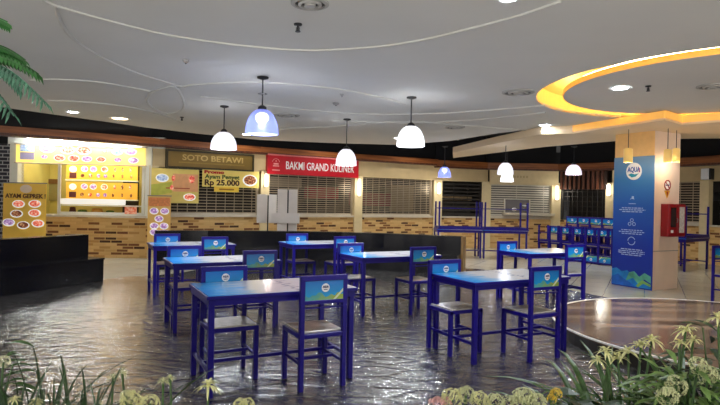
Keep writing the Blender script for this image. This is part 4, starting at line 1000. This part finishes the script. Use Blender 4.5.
def bush(label, px, d, z_top, n, m, puffs=(), leafw=.02, leafl=.11, spread=.14, name='leafy_plant', cat='plant'):
    g = at_d(px, 300, d); g.z = SOIL; t = thing(name, label, cat, g)
    mb = MB(); st_ = MB(); hgt = z_top - SOIL
    for k in range(n):
        a = random.uniform(0, 2 * PI); rr = spread * random.random() ** .6; zz = hgt * random.uniform(.35, 1) * (1 - .35 * (rr / spread) ** 2)
        q = Vector((math.cos(a) * rr, math.sin(a) * rr, zz)); el = random.uniform(-.2, .8); L_ = leafl * random.uniform(.6, 1.2)
        if k % 6 == 0: st_.tube([(0, 0, 0), (q.x * .6, q.y * .6, zz * .6), q], .0025, 5)
        pts = [q + Vector((math.cos(a) * L_ * t_ * math.cos(el), math.sin(a) * L_ * t_ * math.cos(el), L_ * (math.sin(el) * t_ - .4 * t_ * t_))) for t_ in (0, .25, .5, .75, 1)]
        mb.ribbon(pts, [leafw * .1, leafw * .8, leafw, leafw * .65, .0006])
    mb.build('foliage', m, t); st_.build('stem', LM, t)
    for hx, hy, r, fm in puffs:
        c = at_d(hx, hy, d - .05) - g; stem(t, (c.x * .3, c.y * .3, 0), c); puff(t, c, r, fm)
    return t
bush('light green leafy bush with lime blossom at the corner by the pale ledge', 690, 1.85, .95, 260, LL, [(698, 366, .03, LIMEF), (708, 376, .035, LIMEF), (676, 386, .035, LIMEF)], .012, .10, .16)
bush('dark leafy shrub at the picture edge behind the light green bush', 722, 2.05, 1.06, 90, LD, [], .016, .12, .14)
bush('low dark green filler plant beneath the stage lilies', 650, 1.8, .80, 120, LD, [(668, 398, .035, LIMEF)], .012, .12, .2)
bush('broad-leaved dark plant beside the yellow blossom', 592, 1.9, .84, 16, LD, [], .05, .2, .1)
bush('lime hydrangea with a yellow bloom in the middle of the planter', 540, 1.85, .74, 60, LM, [(524, 401, .045, LIMEF), (536, 405, .04, LIMEF), (512, 407, .04, LIMEF), (556, 394, .02, YELF), (552, 399, .016, YELF)], .018, .08, .14, 'hydrangea_plant', 'flowering plant')
bush('cream hydrangea beside the pink bloom in the planter', 468, 1.85, .70, 40, LM, [(452, 399, .035, CREAMF), (466, 395, .03, LIMEF), (480, 402, .035, CREAMF), (494, 404, .035, LIMEF)], .016, .07, .12, 'hydrangea_plant', 'flowering plant')
bush('pale pink hydrangea peeping over the planter edge', 438, 1.85, .68, 24, LM, [(438, 408, .035, PINKF), (446, 403, .02, PINKF)], .016, .06, .1, 'hydrangea_plant', 'flowering plant')
bush('cream puff blossoms between the grass clump and the spider lily', 140, 1.85, .70, 40, LM, [(131, 401, .035, CREAMF), (150, 404, .03, CREAMF), (126, 396, .02, LIMEF)], .014, .08, .12, 'hydrangea_plant', 'flowering plant')
bush('small cream blossom cluster right beside the spider lily stem', 245, 1.85, .69, 26, LM, [(240, 406, .025, CREAMF), (248, 404, .02, CREAMF)], .014, .07, .1, 'hydrangea_plant', 'flowering plant')
bush('leafy sprig poking in low at the picture edge under the palm', -8, 2.1, .93, 40, LM, [(3, 362, .025, LIMEF)], .016, .09, .1)
bush('low leafy filler behind the cream hydrangea and the drooping lilies', 600, 1.75, .74, 80, LM, [], .014, .1, .18)

# artificial palm at the left edge: trunk stands in the planter, fronds reach into view
g = at_d(-70, 200, 2.05); g.z = SOIL
t = thing('palm_tree', 'artificial palm whose fern-like fronds hang in from the picture edge', 'palm', g)
MB().tube([(0, 0, 0), (.02, .01, .7), (0, 0, 1.35)], .035, 10, .022).build('trunk', wood_mat('palm_bark', (.05, .03, .02), (.12, .08, .05), 2), t, True)
PG = leafmat('palm_green', (.03, .14, .03), .35); PGT = leafmat('palm_teal', (.06, .17, .11), .35)
def frond(a, b_, lift, m, nl=26, ll=.075, dang=.5):
    a = Vector(a); b_ = Vector(b_); mb = MB(); P = []
    for k in range(nl + 1):
        s = k / nl; q = a.lerp(b_, s); q.z += lift * math.sin(PI * s); P.append(q)
    mb.tube(P, .004, 6, .0015)
    for k in range(3, nl):
        tdir = (P[k + 1] - P[k - 1]).normalized(); sd = tdir.cross(Vector((0, 0, 1))).normalized(); L_ = ll * (1 - .55 * abs(k / nl - .35))
        for s in (-1, 1):
            d = (sd * s * .75 + tdir * .55 + Vector((0, 0, -dang))).normalized()
            mb.ribbon([P[k], P[k] + d * L_ * .5, P[k] + d * L_ + Vector((0, 0, -.012))], [.004, .012, .0008], side=tdir)
    return mb.build('frond', m, t)
top = Vector((0, 0, 1.35))
W = lambda px, py, d: at_d(px, py, d) - g
frond(top, W(39, 74, 2.1), .10, PG); frond(top, W(47, 104, 1.95), .12, PGT, 30, .08); frond(top, W(14, 116, 1.9), .10, PGT); frond(top, W(8, 22, 2.2), .12, PG, 24, .07); frond(top, W(22, 90, 2.25), .13, PGT, 26, .08); frond(top, W(26, 60, 2.3), .11, PG, 26, .07); frond(top, W(-40, 40, 2.5), .2, PG); frond(top, W(-160, 60, 2.2), .2, PG); frond(top, W(-140, 110, 1.6), .2, PG)

# ---------------------------------------------------------------- light
for x, y, e in ((-4.6, 11.6, 60), (-2.6, 13.3, 90), (-.4, 14.6, 110), (2.0, 15.8, 120), (4.6, 15.6, 120), (7.2, 12.4, 130), (3.9, 13.0, 60)):   # unseen spots added above the ceiling edge to brighten shopfronts and floor
    L = bpy.data.lights.new('corridor_fill', 'SPOT'); L.energy = e * .62; L.spot_size = 2.4; L.spot_blend = .7; L.color = (1, .93, .82); L.shadow_soft_size = .15
    o = bpy.data.objects.new('corridor_fill', L); COL.objects.link(o); o.location = (x, y, 3.45)
w = bpy.data.worlds.new('world'); S.world = w; w.use_nodes = True
wn, wl = w.node_tree.nodes, w.node_tree.links; bg = wn['Background']
# ambient glow shaped to light the ceiling: bright below the horizon, dim above
tc = wn.new('ShaderNodeTexCoord'); sx = wn.new('ShaderNodeSeparateXYZ'); wl.new(tc.outputs['Generated'], sx.inputs[0])
mr = wn.new('ShaderNodeMapRange'); mr.inputs['From Min'].default_value = -.32; mr.inputs['From Max'].default_value = .05; mr.inputs['To Min'].default_value = 4.2; mr.inputs['To Max'].default_value = .62
wl.new(sx.outputs[2], mr.inputs['Value']); wl.new(mr.outputs[0], bg.inputs[1]); bg.inputs[0].default_value = (1, .96, .90, 1)
S.view_settings.view_transform = 'Standard'; S.view_settings.look = 'None'; S.view_settings.exposure = 0.6; S.view_settings.gamma = 1
S.view_settings.use_curve_mapping = False
